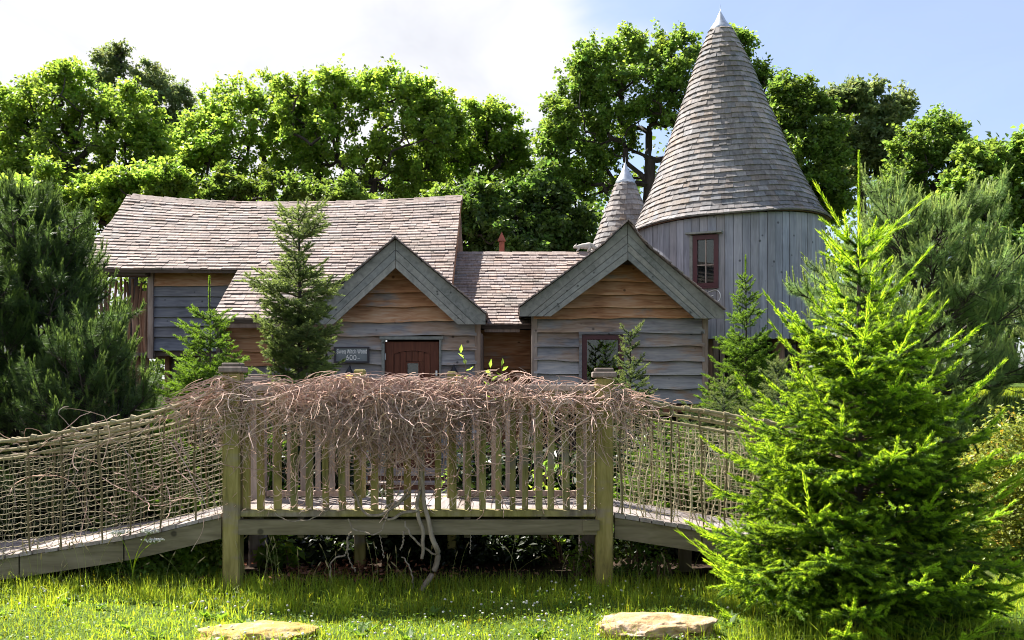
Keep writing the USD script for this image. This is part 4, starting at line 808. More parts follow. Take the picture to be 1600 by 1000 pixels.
def put(Ps, r0, r1, lo=0.75, hi=1.25, sides=3):
    Ps = Ps.copy(); top = rail_top(Ps[..., 0]) + 0.015; over = Ps[..., 2] - top; Ps[..., 2] = np.where(over > 0, top + np.minimum(over * 0.3, 0.075), Ps[..., 2])
    n, m = Ps.shape[:2]; r = 1.22 * rng.uniform(r0, r1, n)[:, None] * np.linspace(1, 0.55, m)[None]
    v, f = tubes(Ps, r, sides); t = rng.uniform(lo, hi, n); w = rng.normal(0, 0.05, n)
    allv.add(v, f, np.repeat(np.stack([t * (1 + w), t, t * (1 - w)], 1), m * sides, axis=0))
# along the rail
def rail_top(x):
    u = 800 + x * 200
    return np.interp(u, [230, 300, 350, 390, 470, 500, 560, 620, 680, 730, 780, 800, 850, 940, 985, 1030], [Z_(v, 7.5) for v in (654, 622, 597, 606, 604, 600, 597, 597, 603, 600, 596, 588, 600, 608, 616, 634)])
n = 700; x = rng.uniform(X_(365, 7.5), X_(985, 7.5), n); depth = np.abs(rng.normal(0, 1, n)) * 0.075
put(strands(rng, n, np.stack([x, rng.normal(7.47, 0.09, n), rail_top(x) - 0.055 - depth], 1), rng.uniform(0.2, 0.6, n), rng.choice([0, np.pi], n) + rng.normal(0, 0.42, n), 7, 10, 0.5), 0.0022, 0.0042)
n = 420; x = np.r_[rng.uniform(X_(470, 7.5), X_(730, 7.5), 320), rng.uniform(X_(760, 7.5), X_(960, 7.5), 100)]      # arches over the top
put(strands(rng, n, np.stack([x, rng.normal(7.45, 0.08, n), rail_top(x) - 0.13], 1), rng.uniform(0.15, 0.34, n), np.pi / 2 + rng.normal(0, 0.9, n), 8, 12, 2.2), 0.0024, 0.0040, 0.9, 1.35)
# the hanging mass in the middle
n = 1000; u = np.clip(rng.normal(605, 68, n), 455, 740); x = X_(u, 7.5); dpt = (1 - ((u - 600) / 150) ** 2).clip(0.15, 1) * 0.56
z = rail_top(x) - 0.05 - dpt * rng.beta(1.0, 1.5, n)
put(strands(rng, n, np.stack([x, 7.40 - 0.10 * rng.random(n), z], 1), rng.uniform(0.22, 0.62, n), rng.uniform(0, 6.28, n), 7.5, 13, 0.35), 0.0022, 0.0042, 0.7, 1.2)
# loose strings over the balusters
n = 230; x = rng.uniform(X_(355, 7.5), X_(960, 7.5), n)
put(strands(rng, n, np.stack([x, 7.45 - 0.05 * rng.random(n), rail_top(x) - rng.uniform(0.1, 0.4, n)], 1), rng.uniform(0.2, 0.55, n), -np.pi / 2 + rng.normal(0, 0.8, n), 6, 12, 0.7), 0.0018, 0.0032, 0.7, 1.1)
# over the nets beside the posts
n = 230; x = X_(372, 7.5) - np.abs(rng.normal(0, 0.20, n)); zt = RL(np.clip(x, -5, PXL - 0.02)) + 0.02
put(strands(rng, n, np.stack([x, rng.normal(7.46, 0.06, n), zt - np.abs(rng.normal(0, 0.10, n))], 1), rng.uniform(0.2, 0.6, n), rng.choice([0.2, np.pi + 0.3], n) + rng.normal(0, 0.6, n), 5, 12, 0.6), 0.0020, 0.0038)
n = 70; x = X_(945, 7.5) + np.abs(rng.normal(0, 0.2, n)); zt = RR_(np.clip(x, PXR + 0.02, 4)) + 0.02
put(strands(rng, n, np.stack([x, rng.normal(7.46, 0.06, n), zt - np.abs(rng.normal(0, 0.07, n))], 1), rng.uniform(0.2, 0.5, n), rng.choice([0, np.pi], n) + rng.normal(0, 0.6, n), 5, 12, 0.6), 0.0020, 0.0036)
n = 26; x = rng.uniform(-4.2, PXL, n); put(strands(rng, n, np.stack([x, np.full(n, 7.46), RL(x) - rng.uniform(0.0, 0.15, n)], 1), rng.uniform(0.4, 0.9, n), rng.choice([0.15, np.pi + 0.15], n), 2.5, 14, 0.5), 0.0022, 0.0036)
n = 26; x = rng.uniform(-3.9, PXL, n); put(strands(rng, n, np.stack([x, np.full(n, 7.45), RL(x) - rng.uniform(0.2, 0.6, n)], 1), rng.uniform(0.4, 0.9, n), rng.normal(-0.5, 0.8, n), 5, 16, 0.3), 0.0026, 0.004)
# short spurs and withered bits along the balusters
n = 900; u = rng.uniform(352, 955, n); p0 = np.stack([X_(u, 7.45), np.full(n, 7.455) - 0.02 * rng.random(n), rng.uniform(0.62, 1.5, n)], 1)
put(strands(rng, n, p0, rng.uniform(0.03, 0.12, n), rng.uniform(0, 6.3, n), 12, 5, 0.3), 0.0022, 0.0040, 1.0, 1.5)
tag(allv.build('tangle', M['vine'], climber), kind='stuff')
def stem(pts, r, name='stem', n=36, Y=None):
    p = smooth_line([P(u, v, y) for u, v, y in pts], n); p += 0.004 * np.sin(np.arange(n)[:, None] * np.array([0.9, 1.1, 0.7]) + float(np.mean(r)) * 900)
    MB().tube(p, np.interp(np.linspace(0, 1, n), np.linspace(0, 1, len(r)) if np.ndim(r) else [0, 1], r if np.ndim(r) else [r, r]), 8).build(name, M['vine_stem'], climber, smooth=True)
stem([(660, 922, 7.42), (672, 902, 7.44), (683, 880, 7.46), (684, 862, 7.43), (678, 848, 7.38), (672, 825, 7.38), (666, 800, 7.4), (660, 760, 7.43), (662, 700, 7.45)], np.array([0.024, 0.023, 0.021, 0.018, 0.016, 0.014, 0.012]))
stem([(660, 872, 7.40), (661, 850, 7.38), (660, 828, 7.38), (652, 800, 7.38), (655, 770, 7.42), (650, 720, 7.44)], np.array([0.013, 0.015, 0.014, 0.012, 0.01]))
stem([(684, 868, 7.45), (672, 862, 7.42), (655, 850, 7.4), (640, 833, 7.36), (632, 815, 7.36)], np.array([0.009, 0.009, 0.008, 0.006]))
stem([(655, 795, 7.37), (640, 800, 7.36), (622, 805, 7.36), (605, 812, 7.36), (600, 800, 7.38), (620, 785, 7.38), (640, 768, 7.38)], np.array([0.012, 0.012, 0.011, 0.009, 0.010, 0.010]))
stem([(548, 760, 7.38), (560, 785, 7.37), (578, 806, 7.36), (596, 803, 7.35), (622, 787, 7.35), (636, 765, 7.37)], np.array([0.009, 0.010, 0.011, 0.012, 0.01]))
stem([(545, 810, 7.36), (552, 826, 7.36), (570, 832, 7.36), (590, 834, 7.36), (600, 820, 7.35), (608, 800, 7.36)], 0.006)
stem([(549, 832, 7.36), (543, 850, 7.38), (540, 865, 7.4), (520, 875, 7.42), (516, 890, 7.44), (517, 902, 7.45)], np.array([0.008, 0.008, 0.006, 0.005]))
stem([(543, 852, 7.38), (546, 875, 7.42), (556, 893, 7.46)], np.array([0.006, 0.004]))
stem([(594, 836, 7.37), (597, 855, 7.38), (600, 872, 7.38)], 0.004); stem([(630, 830, 7.37), (629, 850, 7.37), (626, 858, 7.37)], 0.006); stem([(736, 834, 7.38), (735, 852, 7.38), (734, 866, 7.38)], 0.003)
stem([(628, 870, 7.42), (638, 882, 7.42), (644, 900, 7.43), (646, 920, 7.44)], np.array([0.005, 0.006, 0.007]))
stem([(430, 800, 7.37), (445, 812, 7.36), (470, 814, 7.36), (500, 805, 7.36), (520, 790, 7.38)], 0.004)
# fresh green sprigs above the railing
rng = np.random.default_rng(43)
def leaf_blades(p, d, n_, L, W, fold=0.25):
    """leaves as folded rhombs: base p, direction d, normal n_"""
    s = unit(np.cross(d, n_)); L, W = np.broadcast_to(L, (len(p),))[:, None], np.broadcast_to(W, (len(p),))[:, None]
    mid = p + d * L * 0.45
    v = np.stack([p, mid + s * W * 0.5 + n_ * W * fold, p + d * L, mid - s * W * 0.5 + n_ * W * fold], 1).reshape(-1, 3)
    k = 4 * np.arange(len(p))[:, None]
    f = np.concatenate([k + np.array([[0, 1, 2]]), k + np.array([[0, 2, 3]])], 1).reshape(-1, 3)
    return v, f
def sprig(label, pts, nleaf, L, seed):
    r = np.random.default_rng(seed); t = thing('leafy_sprig', label, 'plant shoot'); p = smooth_line([P(*q) for q in pts], 20)
    MB().tube(p, np.linspace(0.004, 0.002, 20), 5).build('stem', M['twig'], t)
    i = np.linspace(4, 19, nleaf).astype(int); a = np.arange(nleaf) * 2.4; d = unit(np.stack([np.cos(a), np.sin(a) * 0.6, r.uniform(0.1, 0.9, nleaf)], 1)); d[-1] = (0.1, 0, 1)
    v, f = leaf_blades(p[i], d, unit(np.cross(d, r.normal(0, 1, d.shape))), r.uniform(0.7, 1.2, nleaf) * L, L * 0.42); write_mesh('leaves', v, f, M['maple'], t, np.tile([1.5, 1.6, 1.4], (len(v), 1)))
sprig('tall thin green shoot above the railing beside the right lantern', [(716, 640, 7.7), (722, 600, 7.7), (728, 572, 7.7), (720, 552, 7.7)], 9, 0.075, 1)
sprig('short leafy green shoot above the railing below the recessed wall', [(770, 640, 7.7), (768, 600, 7.7), (766, 575, 7.7)], 9, 0.07, 2)
sprig('leafy green shoot above the railing near the right gable post', [(788, 640, 7.7), (786, 604, 7.7), (784, 572, 7.7)], 10, 0.07, 3)
# ------------------------------------------------------------------ broadleaf trees
def leaf_cloud(rng, centres, radii, n_per, L, W, up=0.5, tint=(0.7, 1.3), hue=0.10, flat=0.7):
    """leaves in clumps round the centres; every clump has its own tone"""
    N = len(centres); ct = rng.uniform(tint[0], tint[1], N); ch = rng.normal(0, hue, N)
    k = np.repeat(np.arange(N), n_per)
    off = rng.normal(0, 1, (len(k), 3)); off = np.clip(off, -1.7, 1.7) * 0.46
    off[:, 2] *= flat
    p = centres[k] + off * np.asarray(radii)[k][:, None]
    nrm = unit(rng.normal(0, 1, p.shape) + np.array([0, 0, up * 2]) + off * 0.35)
    d = unit(np.cross(nrm, rng.normal(0, 1, p.shape)) + np.array([0, 0, -0.25]))
    sz = rng.uniform(0.65, 1.25, len(p)); v, f = leaf_blades(p, d, nrm, L * sz, W * sz, 0.18)
    t = ct[k] * rng.uniform(0.8, 1.2, len(p)); h = ch[k] + rng.normal(0, 0.04, len(p))
    return v, f, np.repeat(np.stack([t * (1 + h), t, t * (1 - h)], 1), 4, axis=0)
def limb(a, b, r0, r1, rng, n=9, bow=0.12):
    d = b - a; L = np.linalg.norm(d); mid = 0.5 * (a + b) + rng.normal(0, bow * 0.6, 3) * L + np.array([0, 0, -0.10 * L])
    p = bezier(a, mid, b, n); p[1:-1] += rng.normal(0, 0.012 * L, (n - 2, 3)); return p, np.linspace(r0, r1, n)
def broadleaf(name, label, u0, Y, fork_v, blobs, mat, n_leaf, L=0.12, W=0.095, seed=0, group=None, tr=0.2, density=1.0, tint=(0.7, 1.35), category='tree', hang=0.0):
    """trunk at photo column u0; the blobs (u, v, ru, rv) say where the crown reaches. Twig tips are strewn through them, each grows from the nearest older branch, and leaves stand in sprays on the side twigs."""
    rng = np.random.default_rng(seed); t = thing(name, label, category, group); sc = Y / F_PX
    x0 = X_(u0, Y); zb = float(terrain(x0, Y)) - 0.1; fork = P(u0, fork_v, Y)
    T = []
    for u, v, ru, rv in blobs:
        rx, rz = ru * sc, rv * sc; m = max(10, int(density * 56 * (rx * rz) ** 0.85)); q = unit(rng.normal(0, 1, (m, 3))) * rng.random((m, 1)) ** 0.36 * rng.uniform(0.75, 1.16, (m, 1))
        out = rng.random(m) < 0.06; q[out] *= 1.22
        T.append(P(u, v, Y) + np.array([0, rng.uniform(-0.3, 0.3) * rx, 0]) + q * np.array([rx, 0.8 * rx, rz]))
    T = np.vstack(T); T = T[np.argsort(np.linalg.norm(T - fork, axis=1))]; n = len(T)
    tp = smooth_line([(x0, Y, zb), (x0 + rng.normal(0, .1), Y, zb + 0.5 * (fork[2] - zb)), fork], 10)
    N = [*tp]; par = [i - 1 for i in range(10)]; tips = []
    arr = np.zeros((10 + n * 4 + 5, 3)); arr[:10] = tp; cnt = 10
    for q in T:
        d = q - arr[6:cnt]; dist = np.linalg.norm(d, axis=1); cost = dist + 0.5 * np.maximum(0, -d[:, 2]) + 0.08 * np.linalg.norm(arr[6:cnt] - fork, axis=1)
        k = int(np.argmin(cost)) + 6; p0 = arr[k]; L0 = np.linalg.norm(q - p0); mid = 0.5 * (p0 + q) + rng.normal(0, 0.09, 3) * L0 - np.array([0, 0, 0.06 * L0])
        pts = bezier(p0, mid, q, 5)[1:]; last = k
        for r in pts: arr[cnt] = r; par.append(last); last = cnt; cnt += 1
        tips.append(last)
    par = np.array(par); load = np.zeros(cnt); load[tips] = 1
    for i in range(cnt - 1, 0, -1): load[par[i]] += load[i]
    rad = np.minimum(0.0075 * load ** 0.50 + 0.003, tr)
    TB = MB().tube(tp, np.linspace(tr * 1.3, rad[9] * 1.08, 10), 9); TB.build('trunk', M['bark'], t, smooth=True)
    i = np.arange(10, cnt); v, f = sticks(arr[par[i]], arr[i], np.minimum(rad[par[i]], rad[i] * 1.35), rad[i], 4); tag(write_mesh('limbs', v, f, M['bark'], t), kind='stuff')
    # side twigs on the outer branches, leaves in sprays about them
    outer = np.array([j for j in range(10, cnt) if load[j] <= 2.5]); S = arr[outer]; D = unit(arr[outer] - arr[par[outer]])
    k = np.repeat(np.arange(len(outer)), 3); tw = unit(D[k] * 0.6 + rng.normal(0, 0.75, (len(k), 3)) + np.array([0, 0, 0.15 - hang])); tl = rng.uniform(0.12, 0.46, len(k)); A = S[k]; B = A + tw * tl[:, None]
    per = max(5, int(1.95 * n_leaf / len(k))); kk = np.repeat(np.arange(len(k)), per); w = rng.random(len(kk)) ** 0.7
    p = A[kk] + (B - A)[kk] * w[:, None] + rng.normal(0, 0.055, (len(kk), 3)) * np.array([1, 1, 0.7])
    nrm = unit(rng.normal(0, 0.8, p.shape) + np.array([0, 0, 1.0])); d = unit(np.cross(nrm, rng.normal(0, 1, p.shape)) + 0.5 * tw[kk] + np.array([0, 0, -0.25 - hang])); sz = rng.uniform(0.6, 1.25, len(p))
    v, f = leaf_blades(p, d, nrm, L * sz, W * sz, 0.16)
    ct = rng.uniform(tint[0], tint[1], len(k)) * (0.8 + 0.4 * meshkit.noise(A * 0.7, seed)); ch = rng.normal(0, 0.07, len(k)); tt = ct[kk] * rng.uniform(0.85, 1.15, len(kk)); h = ch[kk] + rng.normal(0, 0.04, len(kk))
    write_mesh('crown', v, f, mat, t, np.repeat(np.stack([tt * (1 + h), tt, tt * (1 - h)], 1), 4, axis=0)); return t
G1 = 'broadleaf trees behind the cottage'
broadleaf('maple_tree', 'yellow-green maple with several bare dark limbs at the far left', 125, 26, 270, [(105, 175, 95, 70), (40, 225, 60, 80), (190, 200, 65, 70), (230, 240, 40, 60), (110, 270, 120, 60), (100, 130, 40, 30), (20, 190, 30, 40)], M['maple'], 19200, 0.108, 0.088, 1, G1, 0.2)
broadleaf('birch_tree', 'tall thin grey-green birch rising above the maples at left', 215, 36, 215, [(175, 115, 26, 40), (185, 90, 18, 22), (232, 130, 34, 38), (250, 165, 32, 45), (212, 170, 30, 40), (285, 150, 14, 24), (262, 200, 22, 34)], M['birch'], 13000, 0.12, 0.07, 2, G1, 0.14, tint=(0.8, 1.3), hang=0.5)
broadleaf('birch_tree', 'grey-green birch at the left edge behind the maple', -10, 33, 330, [(0, 240, 30, 60), (10, 290, 40, 60), (-60, 220, 60, 90)], M['birch'], 9000, 0.13, 0.08, 3, G1, 0.15, hang=0.5)
broadleaf('maple_tree', 'pale green maple between the tall birch and the middle maple', 345, 28, 290, [(330, 185, 45, 45), (300, 240, 60, 60), (420, 165, 60, 45), (380, 225, 80, 60), (455, 210, 50, 60), (350, 280, 100, 45), (290, 300, 50, 40)], M['maple'], 17600, 0.108, 0.088, 4, G1, 0.17)
broadleaf('maple_tree', 'broad yellow-green maple with open sunlit crown behind the long roof', 580, 27, 280, [(480, 150, 55, 36), (545, 148, 60, 38), (610, 145, 60, 36), (660, 160, 45, 45), (500, 215, 70, 50), (640, 225, 75, 55), (560, 265, 100, 40), (690, 200, 40, 50), (470, 280, 60, 40), (640, 280, 60, 40)], M['maple'], 22400, 0.108, 0.088, 5, G1, 0.2)
broadleaf('maple_tree', 'bright green maple right of the long roof, sloping down to the gap of sky', 745, 29, 300, [(735, 195, 50, 42), (775, 205, 38, 45), (760, 260, 65, 60), (700, 260, 55, 60), (800, 250, 25, 40), (810, 290, 40, 50)], M['maple'], 16000, 0.108, 0.088, 6, G1, 0.17)
broadleaf('lime_tree', 'green tree behind the middle roof with inner shade put into its dark leaf colour', 790, 24.5, 350, [(760, 335, 75, 45), (840, 320, 50, 60), (800, 380, 90, 45), (880, 370, 50, 50), (720, 380, 50, 40)], M['darkleaf'], 20000, 0.14, 0.10, 7, G1, 0.17)  # darker leaf colour stands in for the shade inside the crown
broadleaf('oak_tree', 'large oak with thick dark trunk left of the big round tower', 1016, 27, 250, [(985, 85, 50, 40), (935, 130, 55, 48), (895, 200, 60, 55), (870, 240, 36, 45), (1050, 95, 45, 45), (1010, 150, 80, 55), (960, 200, 70, 45), (1060, 160, 50, 60), (1075, 230, 40, 60), (930, 265, 80, 50), (880, 300, 45, 50)], M['oak'], 35700, 0.102, 0.082, 8, G1, 0.26)
broadleaf('oak_tree', 'green oak just right of the pointed tower roof', 1170, 27.5, 250, [(1160, 95, 28, 40), (1180, 140, 26, 50), (1150, 200, 50, 70), (1195, 200, 26, 60)], M['oak'], 11050, 0.102, 0.082, 9, G1, 0.17)
broadleaf('oak_tree', 'dense dark green oak with rounded top right of the tower', 1245, 25, 270, [(1235, 150, 34, 36), (1265, 165, 26, 40), (1225, 205, 45, 50), (1275, 220, 50, 60), (1240, 270, 60, 60), (1290, 300, 50, 50)], M['oak'], 19550, 0.102, 0.082, 10, G1, 0.18, tint=(0.55, 1.1))
broadleaf('ash_tree', 'grey-green loose-crowned tree right of the dense oak', 1345, 30, 280, [(1310, 160, 36, 34), (1352, 160, 30, 34), (1395, 185, 26, 34), (1370, 205, 42, 45), (1330, 240, 55, 50), (1385, 260, 40, 50)], M['birch'], 18000, 0.14, 0.09, 11, G1, 0.17, tint=(0.75, 1.25))
broadleaf('oak_tree', 'mid green oak with a single upright tuft right of the loose-crowned tree', 1460, 28, 290, [(1440, 225, 50, 40), (1482, 205, 18, 28), (1490, 235, 36, 40), (1420, 270, 50, 50), (1480, 290, 60, 50)], M['oak'], 15300, 0.102, 0.082, 12, G1, 0.17)
broadleaf('maple_tree', 'bright green sunlit tree at the right edge', 1575, 24, 340, [(1540, 260, 50, 40), (1600, 250, 50, 35), (1660, 270, 60, 60), (1570, 310, 70, 50), (1510, 310, 40, 45), (1590, 370, 70, 50), (1640, 350, 60, 70)], M['oak'], 26000, 0.14, 0.11, 13, G1, 0.18, tint=(0.85, 1.5))
broadleaf('lime_tree', 'low dark green tree behind the pine at the right edge', 1560, 19.5, 470, [(1560, 420, 60, 60), (1610, 450, 60, 80), (1530, 470, 50, 60), (1660, 400, 60, 90)], M['darkleaf'], 15000, 0.11, 0.08, 14, G1, 0.14)
broadleaf('hazel_tree', 'yellow-green bushy tree between the left pine and the long roof', 215, 22.5, 360, [(180, 310, 55, 45), (250, 290, 50, 40), (130, 330, 60, 50), (60, 320, 60, 50), (20, 350, 50, 60), (220, 360, 60, 50)], M['maple'], 22000, 0.11, 0.085, 15, G1, 0.13)
broadleaf('hazel_tree', 'dark green tree whose top peeps over the sagging middle of the long roof', 430, 24, 340, [(340, 305, 46, 36), (440, 300, 60, 26), (540, 310, 60, 24), (690, 335, 40, 44)], M['oak'], 15000, 0.11, 0.085, 16, G1, 0.13, tint=(0.55, 1.0))
# the wood behind, one mass
rng = np.random.default_rng(77)
n = 1000; x = rng.uniform(-32, 32, n); y = rng.uniform(31, 44, n); z = rng.uniform(0.2, 7.8, n)
v, f, ti = leaf_cloud(rng, np.stack([x, y, z + terrain(x, y)], 1), rng.uniform(0.9, 1.6, n), 60, 0.24, 0.18, tint=(0.6, 1.3))
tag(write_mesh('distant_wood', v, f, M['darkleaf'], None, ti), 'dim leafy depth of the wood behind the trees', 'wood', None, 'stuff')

# ------------------------------------------------------------------ conifers
def needles(rng, p0, p1, per_m, L, W, ang, tint, spread=0.15, side_bias=0.0):
    """needles round the shoots p0 -> p1; tint (n, 3) for each shoot"""
    d = p1 - p0; ln = np.linalg.norm(d, axis=1); d = d / (ln[:, None] + 1e-9)
    cnt = np.maximum(4, (ln * per_m).astype(int)); k = np.repeat(np.arange(len(p0)), cnt)
    t = rng.random(len(k)); ref = np.where(np.abs(d[:, 2:]) < 0.9, [0, 0, 1.0], [1.0, 0, 0]); a = unit(np.cross(d, ref)); b = np.cross(d, a)
    az = rng.uniform(0, 2 * np.pi, len(k))
    if side_bias: az = az + side_bias * np.sin(2 * az) * -0.5
    an = np.broadcast_to(ang, (len(p0),))[k] * (1 + rng.normal(0, spread, len(k))) * (1 - 0.45 * t ** 4)
    nd = np.cos(an)[:, None] * d[k] + np.sin(an)[:, None] * (np.cos(az)[:, None] * a[k] + np.sin(az)[:, None] * b[k])
    base = p0[k] + d[k] * (t * ln[k])[:, None]; LL = np.broadcast_to(L, (len(p0),))[k] * rng.uniform(0.75, 1.15, len(k))
    s = unit(np.cross(nd, rng.normal(0, 1, nd.shape))) * (0.5 * W)
    mid = base + nd * LL[:, None] * 0.5
    v = np.stack([base - s * 0.6, base + s * 0.6, mid + s, base + nd * LL[:, None], mid - s], 1) if False else np.stack([base - s, base + s, base + nd * LL[:, None]], 1)
    f = np.arange(3 * len(k)).reshape(-1, 3)
    return v.reshape(-1, 3), f, np.repeat(tint[k] * rng.uniform(0.8, 1.2, (len(k), 1)), 3, axis=0)
def shoot_protos(parent, name, mat, seed, variants, L, per_m, nl, nw, ang, tints, stick=None, spread=0.18):
    """prototype shoots along +z of length L, one per tint and variant"""
    out = []
    for k, tn in enumerate(tints):
        for q in range(variants):
            r = np.random.default_rng(seed + 17 * k + q)
            v, f, ti = needles(r, np.zeros((1, 3)), np.array([[0, 0, L]]), per_m, nl, nw, ang, np.array([tn], float), spread)
            mb = MB().add(v, f, ti)
            if stick: mb.tube([(0, 0, 0), (0, 0, L)], stick, 3, (1.0, 0.8, 0.7) if mat is not M['pine'] else np.array(tn) * 0.8, cap=False)
            out.append((mb, mat))
    return out
def instancer(name, parent, protos, p0, p1, idx, rad, L, rng):
    path = path_of(name, parent); pi = UsdGeom.PointInstancer.Define(stage, path); targets = []
    for k, (mb, mat) in enumerate(protos):
        v, f, ti = mb.mesh(); targets.append(write_mesh('shoot', v, f, mat, path, ti).GetPath())
    pi.CreatePrototypesRel().SetTargets(targets)
    d = p1 - p0; ln = np.linalg.norm(d, axis=1); d = d / (ln[:, None] + 1e-9)
    # quaternion taking +z to d, after a random roll about z
    roll = rng.uniform(0, 2 * np.pi, len(d)); w = 1 + d[:, 2]; q = np.stack([w, -d[:, 1], d[:, 0], np.zeros(len(d))], 1); q[w < 1e-6] = (0, 1, 0, 0); q = unit(q)
    c, s_ = np.cos(roll / 2), np.sin(roll / 2)
    Q = np.stack([q[:, 0] * c - q[:, 3] * s_, q[:, 1] * c + q[:, 2] * s_, q[:, 2] * c - q[:, 1] * s_, q[:, 3] * c + q[:, 0] * s_], 1)
    pi.CreatePositionsAttr(Vt.Vec3fArray.FromNumpy(p0.astype(np.float32)))
    pi.CreateOrientationsAttr(Vt.QuathArray([Gf.Quath(float(a_), float(b_), float(c_), float(d_)) for a_, b_, c_, d_ in Q]))
    pi.CreateScalesAttr(Vt.Vec3fArray.FromNumpy(np.stack([rad, rad, ln / L], 1).astype(np.float32)))
    pi.CreateProtoIndicesAttr(Vt.IntArray.FromNumpy(idx.astype(np.int32)))
    return tag(pi.GetPrim(), kind='stuff')
def conifer(name, label, base, H, radius, seed, mat, category='tree', group=None, whorl=0.2, per=6, up=(65, 12), droop=0.18, tip_up=0.12, lat=0.42, lat_step=0.055, shoot=(900, 0.016, 0.0028, 1.0),
            new=(2.6, 2.2, 1.2), old=(1, 1, 1), new_len=0.07, leader=0.35, fat=1.0, trunk_r=0.03, z_low=0.05, tert=True, sector=None, irregular=0.2, tips=0.0, cones=0):
    rng = np.random.default_rng(seed); base = np.asarray(base, float); t = thing(name, label, category, group)
    tp = smooth_line([base, base + np.array([rng.normal(0, .02), rng.normal(0, .02), H * 0.5]), base + np.array([0, 0, H])], 24)
    tr = MB(); tr.tube(tp[tp[:, 2] <= base[2] + H - 0.6 * leader] if fat > 1 else tp, np.interp(np.linspace(0, 1, 24), [0, 1 - 1.05 * leader / H, 1], [trunk_r, max(0.006, trunk_r * 0.2), 0.003])[:int((tp[:, 2] <= base[2] + H - 0.6 * leader).sum()) if fat > 1 else 24], 8); tr.build('trunk', M['bark'], t, smooth=True)
    S0, S1, ST, stk = [], [], [], []
    z = z_low; zs = []
    while z < H - leader: zs.append(z); z += whorl * rng.uniform(0.8, 1.2) * (1.0 - 0.35 * z / H)
    zs.append(H - leader)
    az0 = rng.uniform(0, 6.3); conep = []
    for z in zs:
        f = z / H; L0 = radius(f); n = max(3, int(per * rng.uniform(0.8, 1.2) * (0.55 if f > 0.66 else 1))); az0 += 0.7
        for b in range(n):
            az = az0 + 2 * np.pi * (b + rng.uniform(-0.3, 0.3)) / n
            if sector and not sector(az): continue
            L = L0 * rng.uniform(1 - irregular, 1 + irregular * 0.7)
            if L < 0.05: continue
            zz_ = z + rng.uniform(-0.4, 0.4) * whorl * (z != zs[-1]); e = math.radians(up[1] + (up[0] - up[1]) * max(0, f) ** 2.2 + rng.normal(0, 6))
            o = np.array([np.interp(zz_ + base[2], tp[:, 2], tp[:, 0]), np.interp(zz_ + base[2], tp[:, 2], tp[:, 1]), zz_ + base[2]])
            h = np.array([math.cos(az), math.sin(az), 0]); m = 9; s = np.linspace(0, 1, m)
            dr = droop * (1 - f)
            bp = o + h * (L * math.cos(e) * s)[:, None] + np.array([0, 0, 1.0]) * (L * (math.sin(e) * s - dr * s ** 1.6 + tip_up * s ** 4))[:, None]
            bp[1:] += rng.normal(0, 0.012 * L, (m - 1, 3)); side = np.array([-h[1], h[0], 0])
            stk.append((bp, np.linspace(0.004 + 0.010 * L, 0.002, m)))
            i0 = 1 if L > 0.25 else 0
            for i in range(i0, m - 1): S0.append(bp[i]); S1.append(bp[i + 1]); ST.append(0.0 if i < m - 2 else 1.0)
            tip = unit(bp[-1] - bp[-2]); tl = new_len * rng.uniform(0.8, 1.5) * (1 + tips * rng.random() * (2.2 if rng.random() < 0.4 else 0.6)); S0.append(bp[-1]); S1.append(bp[-1] + tip * tl + np.array([0, 0, 0.35 * tl * (tips > 0)])); ST.append(1.0)
            for q in range(2):
                sd = unit(tip * 0.75 + side * (0.6 if q else -0.6) + np.array([0, 0, 0.15])); S0.append(bp[-1]); S1.append(bp[-1] + sd * tl * 0.7); ST.append(1.0)
            nl = int(L * 0.85 / lat_step)
            for j in range(nl):
                sj = 0.16 + 0.82 * (j + rng.random()) / max(nl, 1); c = np.array([np.interp(sj, s, bp[:, k]) for k in range(3)]); k0 = min(int(sj * (m - 1)), m - 2); tan = unit(bp[k0 + 1] - bp[k0])
                ll = (lat * L * (1 - sj) ** 0.75 + 0.05) * rng.uniform(0.6, 1.15); sg_ = 1 if j % 2 else -1
                d = unit(tan * 0.62 + side * sg_ * 0.85 + np.array([0, 0, rng.normal(0.02, 0.16)]))
                mm = max(2, int(ll / 0.06)); q = c + d * (ll * np.linspace(0, 1, mm + 1))[:, None] + np.array([0, 0, -0.22 * dr * 4]) * (ll * np.linspace(0, 1, mm + 1) ** 2)[:, None] * 0.5
                for i in range(mm): S0.append(q[i]); S1.append(q[i + 1]); ST.append(1.0 if i == mm - 1 else 0.0)
                if tert and ll > 0.13:
                    for i in range(1, mm):
                        for sg2 in (-1, 1):
                            d2 = unit(d * 0.7 + tan * 0.4 * sg2 - side * sg_ * 0.1 * sg2 + np.array([0, 0, rng.normal(-0.12, 0.2)])); l2 = min(0.13, 0.55 * ll) * rng.uniform(0.5, 1.1)
                            S0.append(q[i]); S1.append(q[i] + d2 * l2); ST.append(0.8 if rng.random() < 0.6 else 0.2)
                if cones and f > 0.4 and rng.random() < 0.10: conep.append(c)
    # leader and its ring of shoots
    top = tp[-1]; a0 = top - np.array([0, 0, leader * 0.9]); k = 6
    q = a0 + (top + np.array([0, 0, 0.02]) - a0) * np.linspace(0, 1, k)[:, None]
    S0, S1, ST = np.array(S0), np.array(S1), np.array(ST)
    LD0, LD1 = q[:-1], q[1:]
    old, new = np.array(old, float), np.array(new, float); pm, nl_, nw, an = shoot
    levels = [old * 0.7, old, old * 1.3, 0.5 * (old + new), new * 0.85, new, new * 1.12]; PL = 0.07
    protos = shoot_protos(None, 'shoot', mat, seed, 2, PL, pm, nl_, nw, an, levels, 0.0016)
    clump = meshkit.noise(S0 * 3.0, seed) + rng.normal(0, 0.15, len(S0))
    lev = np.where(ST < 0.5, np.clip((clump * 3).astype(int), 0, 2), np.where(ST < 0.9, 3 + (clump > 0.55), 4 + np.clip((clump * 3).astype(int), 0, 2)))
